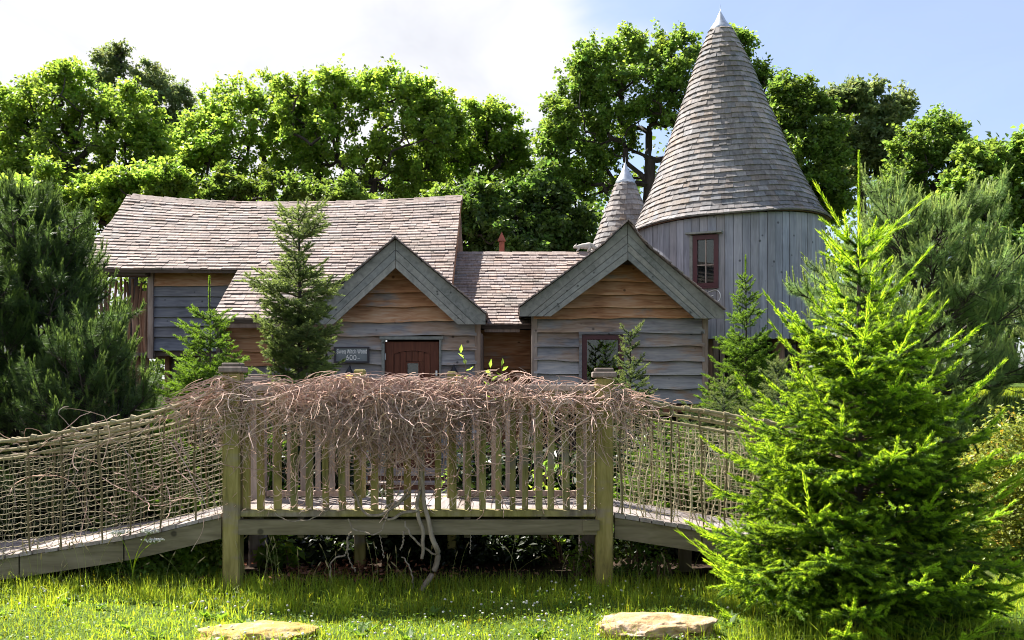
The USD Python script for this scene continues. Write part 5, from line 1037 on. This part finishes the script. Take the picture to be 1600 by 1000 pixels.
    instancer('foliage', t, protos, S0, S1 + (S1 - S0) * 0.12, lev * 2 + rng.integers(0, 2, len(S0)), fat * rng.uniform(0.85, 1.15, len(S0)), PL, rng)
    v, f, ti = needles(rng, LD0, LD1, pm * 2.2, nl_ * 1.1, nw * 1.2, 0.6, np.tile(new * 1.0, (len(LD0), 1))); mb = MB().add(v, f, ti); mb.tube(q, np.linspace(0.006, 0.003, k), 5, new * 0.8); mb.build('leader_shoot', mat, t)
    mb = MB()
    for p, r in stk: mb.tube(p, r, 4, cap=False)
    mb.build('branches', M['twig'], t)
    for c in conep[:cones]:
        hh = rng.uniform(0.05, 0.075); MB().tube([c, c + (0, 0, hh * 0.3), c + (0, 0, hh * 0.75), c + (0, 0, hh)], [0.008, 0.017, 0.015, 0.006], 7, tone(rng, 0.8, 1.3)).build('cone', M['cone'], t, smooth=True)
    return t
gz = lambda x, y: float(terrain(x, y)) - 0.03
# bright young spruce in front at the right
def r_sp(f): return float(np.interp(f, [0, 0.06, 0.17, 0.37, 0.48, 0.59, 0.66, 0.74, 0.80, 0.90, 1], [0.94, 0.98, 0.92, 0.80, 0.64, 0.42, 0.24, 0.14, 0.11, 0.08, 0.04]))
SPY = 6.2; SPX = X_(1342, SPY)
conifer('young_spruce', 'bright green young spruce with long upright leader in front of the right rope bridge', (SPX, SPY, gz(SPX, SPY)), Z_(242, SPY) - gz(SPX, SPY), r_sp, 101, M['spruce'], group=None, whorl=0.165, per=9, up=(30, 12), droop=0.20, tip_up=0.13,
        lat=0.54, lat_step=0.045, shoot=(1700, 0.0165, 0.0036, 0.95), new=(4.0, 3.5, 1.8), old=(0.85, 1.0, 0.85), new_len=0.085, leader=0.60, fat=1.3, trunk_r=0.04, z_low=0.10, tips=0.8)
# fir with cones in front of the long roof
def r_fir(f): return float(np.interp(f, [0, 0.2, 0.35, 0.47, 0.52, 0.60, 0.66, 0.72, 0.77, 0.82, 0.87, 0.94, 1], [0.64, 0.70, 0.62, 0.42, 0.60, 0.36, 0.42, 0.60, 0.32, 0.20, 0.40, 0.34, 0.04]))
FY = 11.5; FX = X_(466, FY)
conifer('fir_tree', 'grey-green fir bearing dark upright cones in front of the long roof', (FX, FY, gz(FX, FY)), Z_(316, FY) - gz(FX, FY), r_fir, 102, M['fir'], whorl=0.15, per=9, up=(32, 10), droop=0.06, tip_up=0.10, lat=0.58, lat_step=0.034,
        shoot=(900, 0.024, 0.0050, 1.05), new=(1.9, 2.0, 1.45), old=(0.95, 1.05, 0.95), new_len=0.05, leader=0.22, trunk_r=0.05, irregular=0.5, cones=46)
# saplings
def r_sap(f): return float(np.interp(f, [0, 0.3, 0.5, 0.65, 0.78, 0.86, 1], [0.95, 0.85, 0.60, 0.42, 0.30, 0.15, 0.05]))
def sapling(label, u, vt, Y, seed, sc=1.0, dark=False, leader=0.36, rad=r_sap, z0=None):
    x = X_(u, Y); b = gz(x, Y) if z0 is None else z0
    conifer('fir_sapling', label, (x, Y, b), Z_(vt, Y) - b, lambda f: rad(f) * sc, seed, M['fir'] if dark else M['spruce'], group='small firs about the cottage', whorl=0.17, per=8, up=(38, 12), droop=0.05, tip_up=0.10, lat=0.58, lat_step=0.036,
            shoot=(900, 0.024, 0.0045, 1.0), new=(1.6, 1.7, 1.4) if not dark else (1.2, 1.25, 1.0), old=(0.9, 1.0, 1.0) if not dark else (0.6, 0.75, 0.7), new_len=0.06, leader=leader, trunk_r=0.03)
sapling('fir sapling with long thin leader in front of the blue-grey side wall', 327, 436, 9.6, 103, 0.85, leader=0.42)
sapling('fir sapling with fresh pale shoots in front of the round tower wall', 1165, 402, 11.2, 104, 0.72, leader=0.30)
sapling('small dark flat-topped fir in front of the right gable window', 985, 522, 12.0, 105, 0.62, True, leader=0.03, rad=lambda f: float(np.interp(f, [0, 0.3, 0.55, 0.7, 0.85, 0.93, 1.0], [0.9, 0.8, 0.62, 0.40, 0.22, 0.14, 0.26])))
sapling('dark low fir spreading beneath the round tower', 1130, 590, 10.6, 106, 1.05, True, leader=0.1)
sapling('small fir behind the netting of the right rope bridge', 1040, 660, 9.3, 107, 0.8, leader=0.1)
sapling('dark fir behind the netting at the left end of the bridge', 60, 690, 9.4, 108, 0.95, True, leader=0.1)
sapling('low green fir behind the netting beside the platform', 255, 670, 9.0, 109, 0.75, leader=0.1)
sapling('dark fir half hidden behind the bright spruce', 1215, 560, 9.6, 110, 1.0, True, leader=0.12)

def pine(name, label, base, H, radius, seed, whorl=0.42, per=6, density=1.0, nl=0.085, nw=0.0034, tone_=(1, 1, 1), sector=None, trunk_r=0.07, up=(70, 28), candle=0.10, z_low=0.3, cand_tint=(1.9, 1.7, 1.4)):
    rng = np.random.default_rng(seed); base = np.asarray(base, float); t = thing(name, label, 'tree')
    tp = smooth_line([base, base + np.array([rng.normal(0, .05), rng.normal(0, .05), H * 0.5]), base + np.array([0, 0, H])], 20)
    MB().tube(tp, np.linspace(trunk_r, 0.012, 20), 8).build('trunk', M['bark'], t, smooth=True)
    S0, S1, TT, C0, C1, stk = [], [], [], [], [], []
    def tuft(p, d, L, k):
        """a foliated shoot that turns upwards, its end in a whorl of candles"""
        m = 4; q = [p]; dd = d
        for i in range(m): dd = unit(dd + np.array([0, 0, 0.10]) + rng.normal(0, 0.06, 3)); q.append(q[-1] + dd * L / m)
        for i in range(m): S0.append(q[i]); S1.append(q[i + 1]); TT.append(rng.uniform(0.75, 1.2))
        stk.append((np.array(q), np.linspace(0.006, 0.003, m + 1)))
        for c in range(k):
            cd = unit(dd * 0.7 + np.array([0, 0, 0.9]) + rng.normal(0, 0.28, 3)); cl = candle * rng.uniform(0.6, 1.4); C0.append(q[-1]); C1.append(q[-1] + cd * cl)
        return q[-1], dd
    z = z_low; az0 = rng.uniform(0, 6.3)
    while z < H - 0.1:
        f = z / H; L0 = radius(f); n = max(3, int(per * rng.uniform(0.8, 1.25))); az0 += 0.9
        for b in range(n):
            az = az0 + 2 * np.pi * (b + rng.uniform(-0.3, 0.3)) / n
            if sector and not sector(az): continue
            L = L0 * rng.uniform(0.7, 1.12); e = math.radians(up[1] + (up[0] - up[1]) * f ** 1.5 + rng.normal(0, 8)); zz_ = z + rng.uniform(-0.3, 0.3) * whorl
            o = np.array([np.interp(zz_ + base[2], tp[:, 2], tp[:, 0]), np.interp(zz_ + base[2], tp[:, 2], tp[:, 1]), zz_ + base[2]]); h = np.array([math.cos(az), math.sin(az), 0]); m = 8; s = np.linspace(0, 1, m)
            bp = o + h * (L * math.cos(e) * s)[:, None] + np.array([0, 0, 1.0]) * (L * (math.sin(e) * s * 0.8 - 0.06 * s + 0.16 * s ** 3))[:, None]; bp[1:] += rng.normal(0, 0.015 * L, (m - 1, 3))
            stk.append((bp, np.linspace(0.006 + 0.014 * L, 0.005, m))); side = np.array([-h[1], h[0], 0])
            tuft(bp[-1], unit(bp[-1] - bp[-2]), rng.uniform(0.14, 0.26), rng.integers(2, 5))
            nl2 = int(L * density / 0.062)
            for j in range(nl2):
                sj = 0.25 + 0.73 * rng.random(); c = np.array([np.interp(sj, s, bp[:, k]) for k in range(3)]); tan = unit(bp[min(int(sj * 7) + 1, 7)] - bp[min(int(sj * 7), 6)])
                d = unit(tan * 0.7 + side * rng.choice([-1, 1]) * rng.uniform(0.5, 1) + np.array([0, 0, rng.normal(0.15, 0.25)])); l2 = (0.30 * L * (1 - sj) + 0.10) * rng.uniform(0.6, 1.2)
                q = c + d * l2; stk.append((np.array([c, 0.5 * (c + q) + rng.normal(0, 0.01, 3), q]), np.array([0.007, 0.005, 0.004]))); e2, d2 = tuft(q, d, rng.uniform(0.12, 0.22), rng.integers(1, 4))
                if rng.random() < 0.5: tuft(0.5 * (c + q), unit(d + rng.normal(0, 0.5, 3)), rng.uniform(0.10, 0.18), rng.integers(0, 2))
        z += whorl * rng.uniform(0.8, 1.2) * (1 - 0.4 * f)
    for _ in range(3): tuft(tp[-1] - np.array([0, 0, 0.1]), unit(np.array([rng.normal(0, .2), rng.normal(0, .2), 1])), 0.25, 5)
    S0, S1, TT, C0, C1 = map(np.array, (S0, S1, TT, C0, C1)); tone_ = np.array(tone_, float)
    lev = np.clip(((TT - 0.75) / 0.45 * 0.5 + meshkit.noise(S0 * 2.2, seed) * 0.5 + rng.normal(0, 0.12, len(S0))) * 4, 0, 3).astype(int); PL = 0.05
    protos = shoot_protos(None, 'shoot', M['pine'], seed, 2, PL, 900, nl, nw, 1.0, [tone_ * q for q in (0.65, 0.9, 1.15, 1.45)], 0.003, 0.25)
    instancer('foliage', t, protos, S0, S1, lev * 2 + rng.integers(0, 2, len(S0)), rng.uniform(0.85, 1.15, len(S0)), PL, rng)
    CL = candle; ct = np.array(cand_tint) * tone_
    protos = shoot_protos(None, 'candle', M['pine'], seed + 5, 2, CL, 700, nl * 0.42, nw, 0.40, [ct * 0.85, ct * 1.1], 0.005)
    instancer('candles', t, protos, C0, C1, rng.integers(0, 4, len(C0)), np.ones(len(C0)), CL, rng)
    mb = MB()
    for p, r in stk: mb.tube(p, r, 4, cap=False)
    mb.build('branches', M['bark'], t); return t
def r_pl(f): return float(np.interp(f, [0, 0.25, 0.5, 0.75, 1], [1.5, 1.55, 1.3, 0.85, 0.25]))
pine('pine_tree', 'large dark green pine filling the left edge beside the cottage', (X_(45, 10.4), 10.4, 0), Z_(345, 10.4), r_pl, 201, tone_=(0.62, 0.78, 0.42), density=1.35, nl=0.085, nw=0.0042, trunk_r=0.09, per=8)
pine('pine_tree', 'second dark pine leaning out of the left edge of the picture', (X_(-150, 9.6), 9.6, 0), 2.9, r_pl, 202, tone_=(0.55, 0.7, 0.4), nl=0.085, nw=0.0042, per=7)
pine('pine_tree', 'small dark pine with reaching branches below the pole screen', (X_(150, 9.5), 9.5, 0), Z_(545, 9.5), lambda f: 0.55 * r_pl(f) + 0.15, 203, tone_=(0.75, 0.92, 0.55), nl=0.08, nw=0.004, whorl=0.3)
PY = 11.6; PX = X_(1435, PY)
pine('pine_tree', 'broad grey-green pine with pale upright candles right of the tower', (PX, PY, gz(PX, PY)), Z_(352, PY) - gz(PX, PY), lambda f: float(np.interp(f, [0, 0.3, 0.6, 0.85, 1], [1.45, 1.55, 1.45, 0.95, 0.3])), 204, tone_=(1.6, 1.8, 1.2), nl=0.075, nw=0.0042, per=8, density=1.15, up=(55, 18), cand_tint=(2.3, 1.85, 1.9), candle=0.13)
pine('pine_tree', 'lower grey-green pine at the right edge behind the variegated hedge', (X_(1690, 11.9), 11.9, gz(X_(1690, 11.9), 11.9)), Z_(420, 11.9) - gz(X_(1690, 11.9), 11.9), lambda f: float(np.interp(f, [0, 0.4, 0.8, 1], [0.9, 1.05, 0.7, 0.3])), 205, tone_=(1.4, 1.4, 1.2), nl=0.075, nw=0.0042, z_low=0.5)

# ------------------------------------------------------------------ shrubs and undergrowth
def shrub(name, label, cx, cy, rx, ry, h, n_clump, per, L, W, mat, seed, tint=(0.7, 1.3), hue=0.08, z0=None, category='shrub', group=None, extra=None):
    rng = np.random.default_rng(seed); t = thing(name, label, category, group); b = float(terrain(cx, cy)) if z0 is None else z0
    q = rng.normal(0, 1, (n_clump, 3)); q = unit(q) * rng.random((n_clump, 1)) ** 0.38; q[:, 2] = np.abs(q[:, 2])
    C = np.array([cx, cy, b]) + q * np.array([rx, ry, h * 0.95]) + np.array([0, 0, 0.04])
    mb = MB()
    for c in C[:: max(1, n_clump // 26)]:
        o = np.array([cx + rng.normal(0, .08), cy + rng.normal(0, .08), b - 0.03]); mb.tube(bezier(o, 0.5 * (o + c) + np.array([0, 0, 0.15 * h]), c, 6), np.linspace(0.011, 0.003, 6), 4)
    mb.build('stems', M['twig'], t)
    v, f, ti = leaf_cloud(rng, C, rng.uniform(0.5, 1.2, n_clump) * 0.20 * min(1.0, h + 0.3), per, L, W, up=0.7, tint=tint, hue=hue)
    if extra is not None:
        k = len(v) // 4; pick = rng.random(k) < extra[0]; ti = ti.copy(); ti[np.repeat(pick, 4)] *= np.array(extra[1])
    write_mesh('leaves', v, f, mat, t, ti); return t
UG = 'dark shrubs behind and beneath the footbridge'
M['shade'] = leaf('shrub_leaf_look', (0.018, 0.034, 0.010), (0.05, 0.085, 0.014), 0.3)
for k, (lab, u, y, rx, h) in enumerate((('broad dark shrub behind the left end of the rope bridge', -20, 9.6, 1.0, 1.0), ('dark shrub behind the netting under the small pine', 130, 9.9, 0.9, 1.1), ('dark shrub behind the netting left of the platform', 255, 10.2, 0.9, 1.15),
        ('dark shrub behind the left end of the platform railing', 385, 10.4, 0.8, 1.05), ('dark shrub behind the railing below the fir with cones', 475, 11.0, 0.8, 1.2), ('dark shrub behind the right half of the railing', 790, 10.2, 0.8, 1.05),
        ('dark shrub behind the railing near its right post', 890, 10.0, 0.8, 1.0), ('dark shrub behind the right rope bridge below the gable', 1010, 10.8, 0.9, 1.15), ('dark shrub behind the right rope bridge and left of the spruce', 1110, 10.0, 0.9, 0.95), ('dark shrub behind the spruce under the tower', 1230, 10.9, 1.0, 1.3), ('dark shrub between the spruce and the hedge', 1400, 10.0, 0.9, 0.9))):
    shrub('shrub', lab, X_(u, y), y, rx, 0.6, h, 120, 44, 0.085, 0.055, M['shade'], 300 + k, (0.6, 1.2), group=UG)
for k, (lab, u, y, rx, h) in enumerate((('low dark shrub under the left part of the platform', 470, 9.2, 0.55, 0.42), ('low dark shrub under the middle of the platform', 600, 9.35, 0.6, 0.46), ('low dark shrub under the platform right of the stems', 740, 9.2, 0.6, 0.44), ('low dark shrub under the right part of the platform', 860, 9.2, 0.55, 0.42),
        ('low dark shrub under the slope of the left rope bridge', 240, 8.9, 0.6, 0.35), ('low dark shrub under the slope of the right rope bridge', 1050, 9.0, 0.6, 0.36), ('low dark shrub added over lit soil between the platform stems and the right post', 805, 8.75, 0.45, 0.30), ('low dark shrub added over lit soil behind the hanging stems under the platform', 690, 8.7, 0.4, 0.28), ('low dark shrub added over lit soil just right of the left post', 520, 8.75, 0.4, 0.22), ('low dark shrub beneath the lower left rope bridge', 90, 9.0, 0.7, 0.3))):  # shrubs by the stems and posts are added to cover sunlit soil
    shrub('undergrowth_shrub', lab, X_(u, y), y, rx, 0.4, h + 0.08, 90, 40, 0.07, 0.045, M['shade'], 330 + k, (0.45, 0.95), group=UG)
shrub('leafy_bush', 'bright green leafy bush under the left rope bridge beside the post', X_(285, 7.85), 7.85, 0.38, 0.22, 0.36, 80, 34, 0.05, 0.034, M['maple'], 340, (0.7, 1.3))
shrub('leafy_bush', 'low sunlit green weeds under the middle of the left rope bridge', X_(215, 7.75), 7.75, 0.36, 0.2, 0.24, 60, 28, 0.045, 0.030, M['oak'], 341, (0.9, 1.5))
shrub('leafy_bush', 'big-leaved bright green plant seen under the platform beside the left post', X_(435, 8.35), 8.35, 0.16, 0.14, 0.33, 14, 9, 0.11, 0.08, M['maple'], 342, (0.8, 1.2))
shrub('leafy_bush', 'bright green plant behind the netting just left of the platform', X_(312, 8.75), 8.75, 0.22, 0.18, 0.72, 40, 26, 0.06, 0.04, M['maple'], 343, (0.9, 1.4))
shrub('leafy_bush', 'small yellow-green plant beside the right post under the platform', X_(915, 8.0), 8.0, 0.12, 0.12, 0.34, 22, 18, 0.04, 0.028, M['maple'], 344, (0.8, 1.3))
shrub('leafy_bush', 'leafy weed standing just right of the right post', X_(990, 7.9), 7.9, 0.15, 0.14, 0.38, 24, 18, 0.05, 0.032, M['oak'], 345, (0.9, 1.5))
shrub('leafy_bush', 'thin nettle-like weed under the right rope bridge', X_(1036, 7.8), 7.8, 0.07, 0.07, 0.33, 14, 14, 0.05, 0.03, M['oak'], 346, (0.9, 1.4))
shrub('leafy_bush', 'pale fern-like plant behind the railing right of the steps', X_(705, 8.75), 8.75, 0.10, 0.10, 0.82, 22, 20, 0.07, 0.022, M['maple'], 347, (1.0, 1.5))
shrub('leafy_bush', 'green climber leaves behind the right part of the railing', X_(850, 8.65), 8.65, 0.18, 0.08, 1.0, 26, 16, 0.06, 0.04, M['maple'], 348, (0.9, 1.5))
# variegated hedge at the right edge, behind the spruce
HX, HY = X_(1610, 8.7), 8.7
shrub('hedge', 'clipped variegated yellow and orange tinted hedge at the right edge', HX, HY, 0.75, 0.6, 1.52, 330, 60, 0.042, 0.028, M['hedge'], 350, (0.65, 1.35), 0.06, z0=0.0, category='hedge', extra=(0.10, (1.5, 0.85, 0.6)))

# ------------------------------------------------------------------ lawn
rng = np.random.default_rng(500)
def blades(x, y, h, w, rng, lean=0.5):
    n = len(x); z = terrain(x, y) - 0.01; az = rng.uniform(0, 2 * np.pi, n); d = np.stack([np.cos(az), np.sin(az), np.zeros(n)], 1)
    s = np.stack([-d[:, 1], d[:, 0], np.zeros(n)], 1); az2 = rng.uniform(0, 2 * np.pi, n); s = unit(s * 0.6 + np.stack([np.cos(az2), np.sin(az2), 0 * az2], 1))
    b = np.stack([x, y, z], 1); ln = np.abs(rng.normal(0, lean, n)) * h
    m1 = b + np.array([0, 0, 1.0]) * (h * 0.55)[:, None] + d * (ln * 0.3)[:, None]; tip = b + np.array([0, 0, 1.0]) * (h * (1 - 0.35 * np.minimum(ln / h, 1)))[:, None] + d * ln[:, None]
    v = np.stack([b - s * w[:, None], b + s * w[:, None], m1 + s * (0.75 * w)[:, None], m1 - s * (0.75 * w)[:, None], tip], 1).reshape(-1, 3); k = 5 * np.arange(n)[:, None]
    f = np.concatenate([k + np.array([[0, 1, 2]]), k + np.array([[0, 2, 3]]), k + np.array([[3, 2, 4]])], 1).reshape(-1, 3)
    t = rng.uniform(0.7, 1.35, n) * (0.75 + 0.5 * meshkit.noise(np.stack([x * 1.6, y * 1.6, 0 * x], 1), 3)); hh = rng.normal(0, 0.08, n) + 0.35 * (rng.random(n) < 0.05)
    return v, f, np.repeat(np.stack([t * (1 + hh), t, t * (1 - hh)], 1), 5, axis=0)
n = 46000; y = 5.55 + 2.6 * rng.random(n) ** 1.25; x = rng.uniform(-1, 1, n) * (y * 0.56 + 0.35)
edge = np.clip((y - 6.7) / 0.6, 0, 1) * np.clip((7.75 - y) / 0.25, 0.15, 1); h = rng.uniform(0.03, 0.07, n) + edge * rng.uniform(0.02, 0.16, n); w = rng.uniform(0.0016, 0.0032, n)
keep = rng.random(n) < np.where(y > 7.7, 0.10, 1); x, y, h, w = x[keep], y[keep], h[keep], w[keep]
mb = MB().add(*blades(x, y, h, w, rng))
n = 16000; x = rng.uniform(4.8, 9.5, n); y = rng.uniform(9.6, 17, n); mb.add(*blades(x, y, rng.uniform(0.05, 0.14, n), rng.uniform(0.004, 0.007, n), rng))
n = 1300; x = rng.uniform(1.3, 3.4, n); y = rng.uniform(5.45, 5.8, n); mb.add(*blades(x, y, rng.uniform(0.14, 0.34, n), rng.uniform(0.0018, 0.003, n), rng, 0.7))
for c in range(110):
    y0 = 6.55 + 1.0 * rng.random() ** 0.8; x0 = rng.uniform(-1, 1) * (y0 * 0.55); m = int(rng.uniform(18, 50)); r_ = rng.uniform(0.02, 0.07)
    mb.add(*blades(x0 + rng.normal(0, r_, m), y0 + rng.normal(0, r_, m), rng.uniform(0.08, 0.20, m), rng.uniform(0.0018, 0.0034, m), rng, 0.7))
for c in range(70):       # broad-leaved weeds in the turf
    y0 = 5.7 + 1.9 * rng.random(); x0 = rng.uniform(-1, 1) * (y0 * 0.55); m = int(rng.uniform(7, 14)); az = rng.uniform(0, 6.3, m); d = unit(np.stack([np.cos(az), np.sin(az), rng.uniform(0.2, 1.0, m)], 1)); nr = unit(np.cross(np.cross(d, [0, 0, 1.0]), d)); ln = rng.uniform(0.05, 0.12, m)
    v, f = leaf_blades(np.tile([x0, y0, float(terrain(x0, y0))], (m, 1)), d, nr, ln, ln * 0.38, 0.1); t = rng.uniform(0.5, 0.9, m); mb.add(v, f, np.repeat(np.stack([t * 0.7, t * 0.95, t], 1), 4, axis=0))
for rx_, ry_ in ((X_(1025, 6.15), 6.15), (X_(408, 6.05), 6.05)):      # grass growing up round the boulders
    m = 420; an = rng.uniform(0, 2 * np.pi, m); rr = rng.uniform(0.80, 1.15, m); mb.add(*blades(rx_ + 0.36 * rr * np.cos(an), ry_ - 0.02 + 0.21 * rr * np.sin(an), rng.uniform(0.06, 0.15, m), rng.uniform(0.0018, 0.003, m), rng, 0.7))
# clover leaves low in the turf
n = 9000; y = 5.6 + 1.9 * rng.random(n); x = rng.uniform(-1, 1, n) * (y * 0.56 + 0.3); p = np.stack([x, y, terrain(x, y) + rng.uniform(0.015, 0.06, n)], 1); nr = unit(rng.normal(0, 0.45, (n, 3)) + np.array([0, 0, 1.0])); d = unit(np.cross(nr, rng.normal(0, 1, (n, 3))))
v, f = leaf_blades(p, d, nr, rng.uniform(0.014, 0.026, n), rng.uniform(0.012, 0.02, n), 0.05); t = rng.uniform(0.5, 1.1, n); mb.add(v, f, np.repeat(np.stack([t * 0.8, t, t * 0.9], 1), 4, axis=0))
tag(mb.build('grass', M['grass'], None), 'bright green lawn grass in front of the footbridge', 'grass', None, 'stuff')
# white clover heads
n = 420; y = 5.65 + 1.65 * rng.random(n); x = rng.uniform(-1, 1, n) * (y * 0.55); keep = meshkit.noise(np.stack([x * 1.1, y * 1.8, 0 * x], 1), 9) > 0.42; x, y = x[keep], y[keep]; mb = MB()
ico = trimesh.creation.icosphere(1, 1.0)
for a, b in zip(x, y):
    z = float(terrain(a, b)) + rng.uniform(0.05, 0.10); r = rng.uniform(0.006, 0.010); mb.add(ico.vertices * r * np.array([1, 1, 0.8]) * rng.uniform(0.85, 1.15, (len(ico.vertices), 1)) + np.array([a, b, z]), ico.faces, rng.uniform(0.7, 1.1))
tag(mb.build('clover_flowers', M['petal'], None), 'scattered small white clover heads in the lawn', 'flowers', None, 'stuff')
# seeding grass stalks
mb = MB()
pts = [(X_(u, 7.35 + 0.2 * rng.random()), 7.3 + 0.35 * rng.random()) for u in np.r_[rng.uniform(-5, 180, 26), rng.uniform(350, 560, 16), rng.uniform(560, 1120, 26), rng.uniform(20, 340, 10)]]
for a, b in pts:
    h = rng.uniform(0.20, 0.42); dx, dy = rng.normal(0, 0.09), rng.normal(0, 0.05); z = float(terrain(a, b)); q = bezier((a, b, z), (a, b, z + h * 0.6), (a + dx, b + dy, z + h), 8)
    mb.tube(q, np.linspace(0.0018, 0.001, 8), 3, (0.7, 0.9, 0.6)); tp, dd = q[-1], unit(q[-1] - q[-2]); hl = rng.uniform(0.03, 0.07); mb.tube([tp - dd * hl, tp - dd * hl * 0.6, tp - dd * hl * 0.2, tp + dd * 0.008], [0.002, 0.0055, 0.0045, 0.001], 5, rng.uniform(0.8, 1.3))
tag(mb.build('seeding_grass', M['straw'], None), 'tall seeding grass stalks along the foot of the bridge', 'grass', None, 'stuff')
# dead leaves under the bridge
n = 800; x = np.r_[rng.normal(X_(510, 8), 0.30, 400), rng.normal(X_(620, 8.2), 0.5, 300), rng.normal(X_(325, 8), 0.2, 100)]; y = np.clip(rng.normal(8.0, 0.3, n), 7.62, 9); p = np.stack([x, y, terrain(x, y) + rng.uniform(0.005, 0.05, n)], 1)
nr = unit(rng.normal(0, 0.6, (n, 3)) + np.array([0, 0, 1.0])); d = unit(np.cross(nr, rng.normal(0, 1, (n, 3)))); v, f = leaf_blades(p, d, nr, rng.uniform(0.03, 0.06, n), rng.uniform(0.02, 0.035, n), 0.3); t = rng.uniform(0.5, 1.6, n)
tag(write_mesh('dead_leaves', v, f, M['litter'], None, np.repeat(np.stack([t, t * 0.95, t], 1), 4, axis=0)), 'brown dead leaves on the bare soil under the platform', 'dead leaves', None, 'stuff')
def rock(label, u, v_, Y, rx, ry, rz, seed, col):
    rng = np.random.default_rng(seed); m = trimesh.creation.icosphere(4, 1.0); v = np.array(m.vertices); nn = meshkit.fbm(v * 1.6 + seed, 4, seed); v = v * (0.55 + 0.9 * nn)[:, None]; v[:, 2] += 0.10 * np.sign(meshkit.noise(v * 2.5, seed + 3) - 0.5); v[:, 2] = np.where(v[:, 2] > 0.55, 0.55 + 0.6 * (v[:, 2] - 0.55), v[:, 2])
    v *= (1 + 0.05 * meshkit.noise(v * 9, seed))[:, None]; v = v * np.array([rx, ry, rz]); x = X_(u, Y); v += np.array([x, Y, float(terrain(x, Y)) + 0.02])
    mat = usdkit.material(stage, '/World/Looks/' + col[0], {'g': ('geometry', {}), 'n': ('noise_texture', {'scale': 7.0, 'detail': 7.0, 'roughness': 0.7}), 'n2': ('noise_texture', {'scale': 30.0, 'detail': 5.0}),
        'r': ('rgb_ramp', {'ramp': [(0.32, col[1]), (0.5, col[2]), (0.66, col[3])]}), 'b': ('bump', {'strength': 0.8, 'distance': 0.02}), 'p': ('principled_bsdf', {'roughness': 0.95, 'specular_ior_level': 0.15})},
        [('g.position', 'n.vector'), ('g.position', 'n2.vector'), ('n.fac', 'r.fac'), ('r.color', 'p.base_color'), ('n2.fac', 'b.height'), ('b.normal', 'p.normal')], surface='p.BSDF')
    t = thing('boulder', label, 'rock'); write_mesh('stone', v, m.faces, mat, t, smooth=True)
rock('flat pale boulder with pinkish grey patches in the lawn below the right post', 1025, 985, 6.15, 0.38, 0.22, 0.10, 3, ('pale_boulder_look', (0.24, 0.155, 0.06), (0.35, 0.245, 0.145), (0.46, 0.38, 0.32)))
rock('low boulder covered in orange-yellow moss in the lawn at left', 408, 992, 6.05, 0.36, 0.20, 0.085, 5, ('mossy_boulder_look', (0.26, 0.19, 0.045), (0.36, 0.25, 0.09), (0.40, 0.34, 0.27)))
# dandelion and umbel
d = thing('dandelion', 'single yellow dandelion flower in the lawn below the bridge stems', 'flower'); dx, dy = X_(749, 6.35), 6.35; dz = Z_(970, 6.35)
MB().tube([(dx, dy, 0), (dx + .005, dy, dz)], 0.002, 5).build('stem', M['grass'], d)
a = np.linspace(0, 2 * np.pi, 25)[:-1]; mb = MB()
for rr, zz_ in ((0.015, 0.002), (0.010, 0.006), (0.006, 0.008)):
    p = np.tile([dx + .005, dy, dz], (24, 1)); dd = unit(np.stack([np.cos(a), np.sin(a), 0 * a + 0.35], 1)); v, f = leaf_blades(p + np.array([0, 0, zz_]), dd, np.tile([0, 0, 1.0], (24, 1)), rr, 0.005, 0.1); mb.add(v, f)
mb.build('flower', M['yellow'], d)
um = thing('hogweed', 'white flat-topped umbel flowers on branching stalks before the left rope bridge', 'flower'); uy = 7.25
b0 = P(208, 905, uy); heads = [(185, 834), (233, 832), (242, 846)]
for u, v_ in heads:
    p = P(u, v_, uy); MB().tube(bezier(b0, P(206, 865, uy), p, 10), np.linspace(0.004, 0.002, 10), 5).build('stalk', M['grass'], um)
    n = 90; q = rng.normal(0, 1, (n, 3)) * np.array([0.032, 0.03, 0.005]) + p + np.array([0, 0, 0.012]); mb = MB()
    for c in q: mb.add(ico.vertices * 0.0055 + c, ico.faces, rng.uniform(0.75, 1.05))
    for c in q[::6]: mb.tube([p - np.array([0, 0, 0.02]), c], 0.0012, 3, (0.4, 0.5, 0.2))
    tag(mb.build('flower_head', M['petal'], um), kind='stuff')
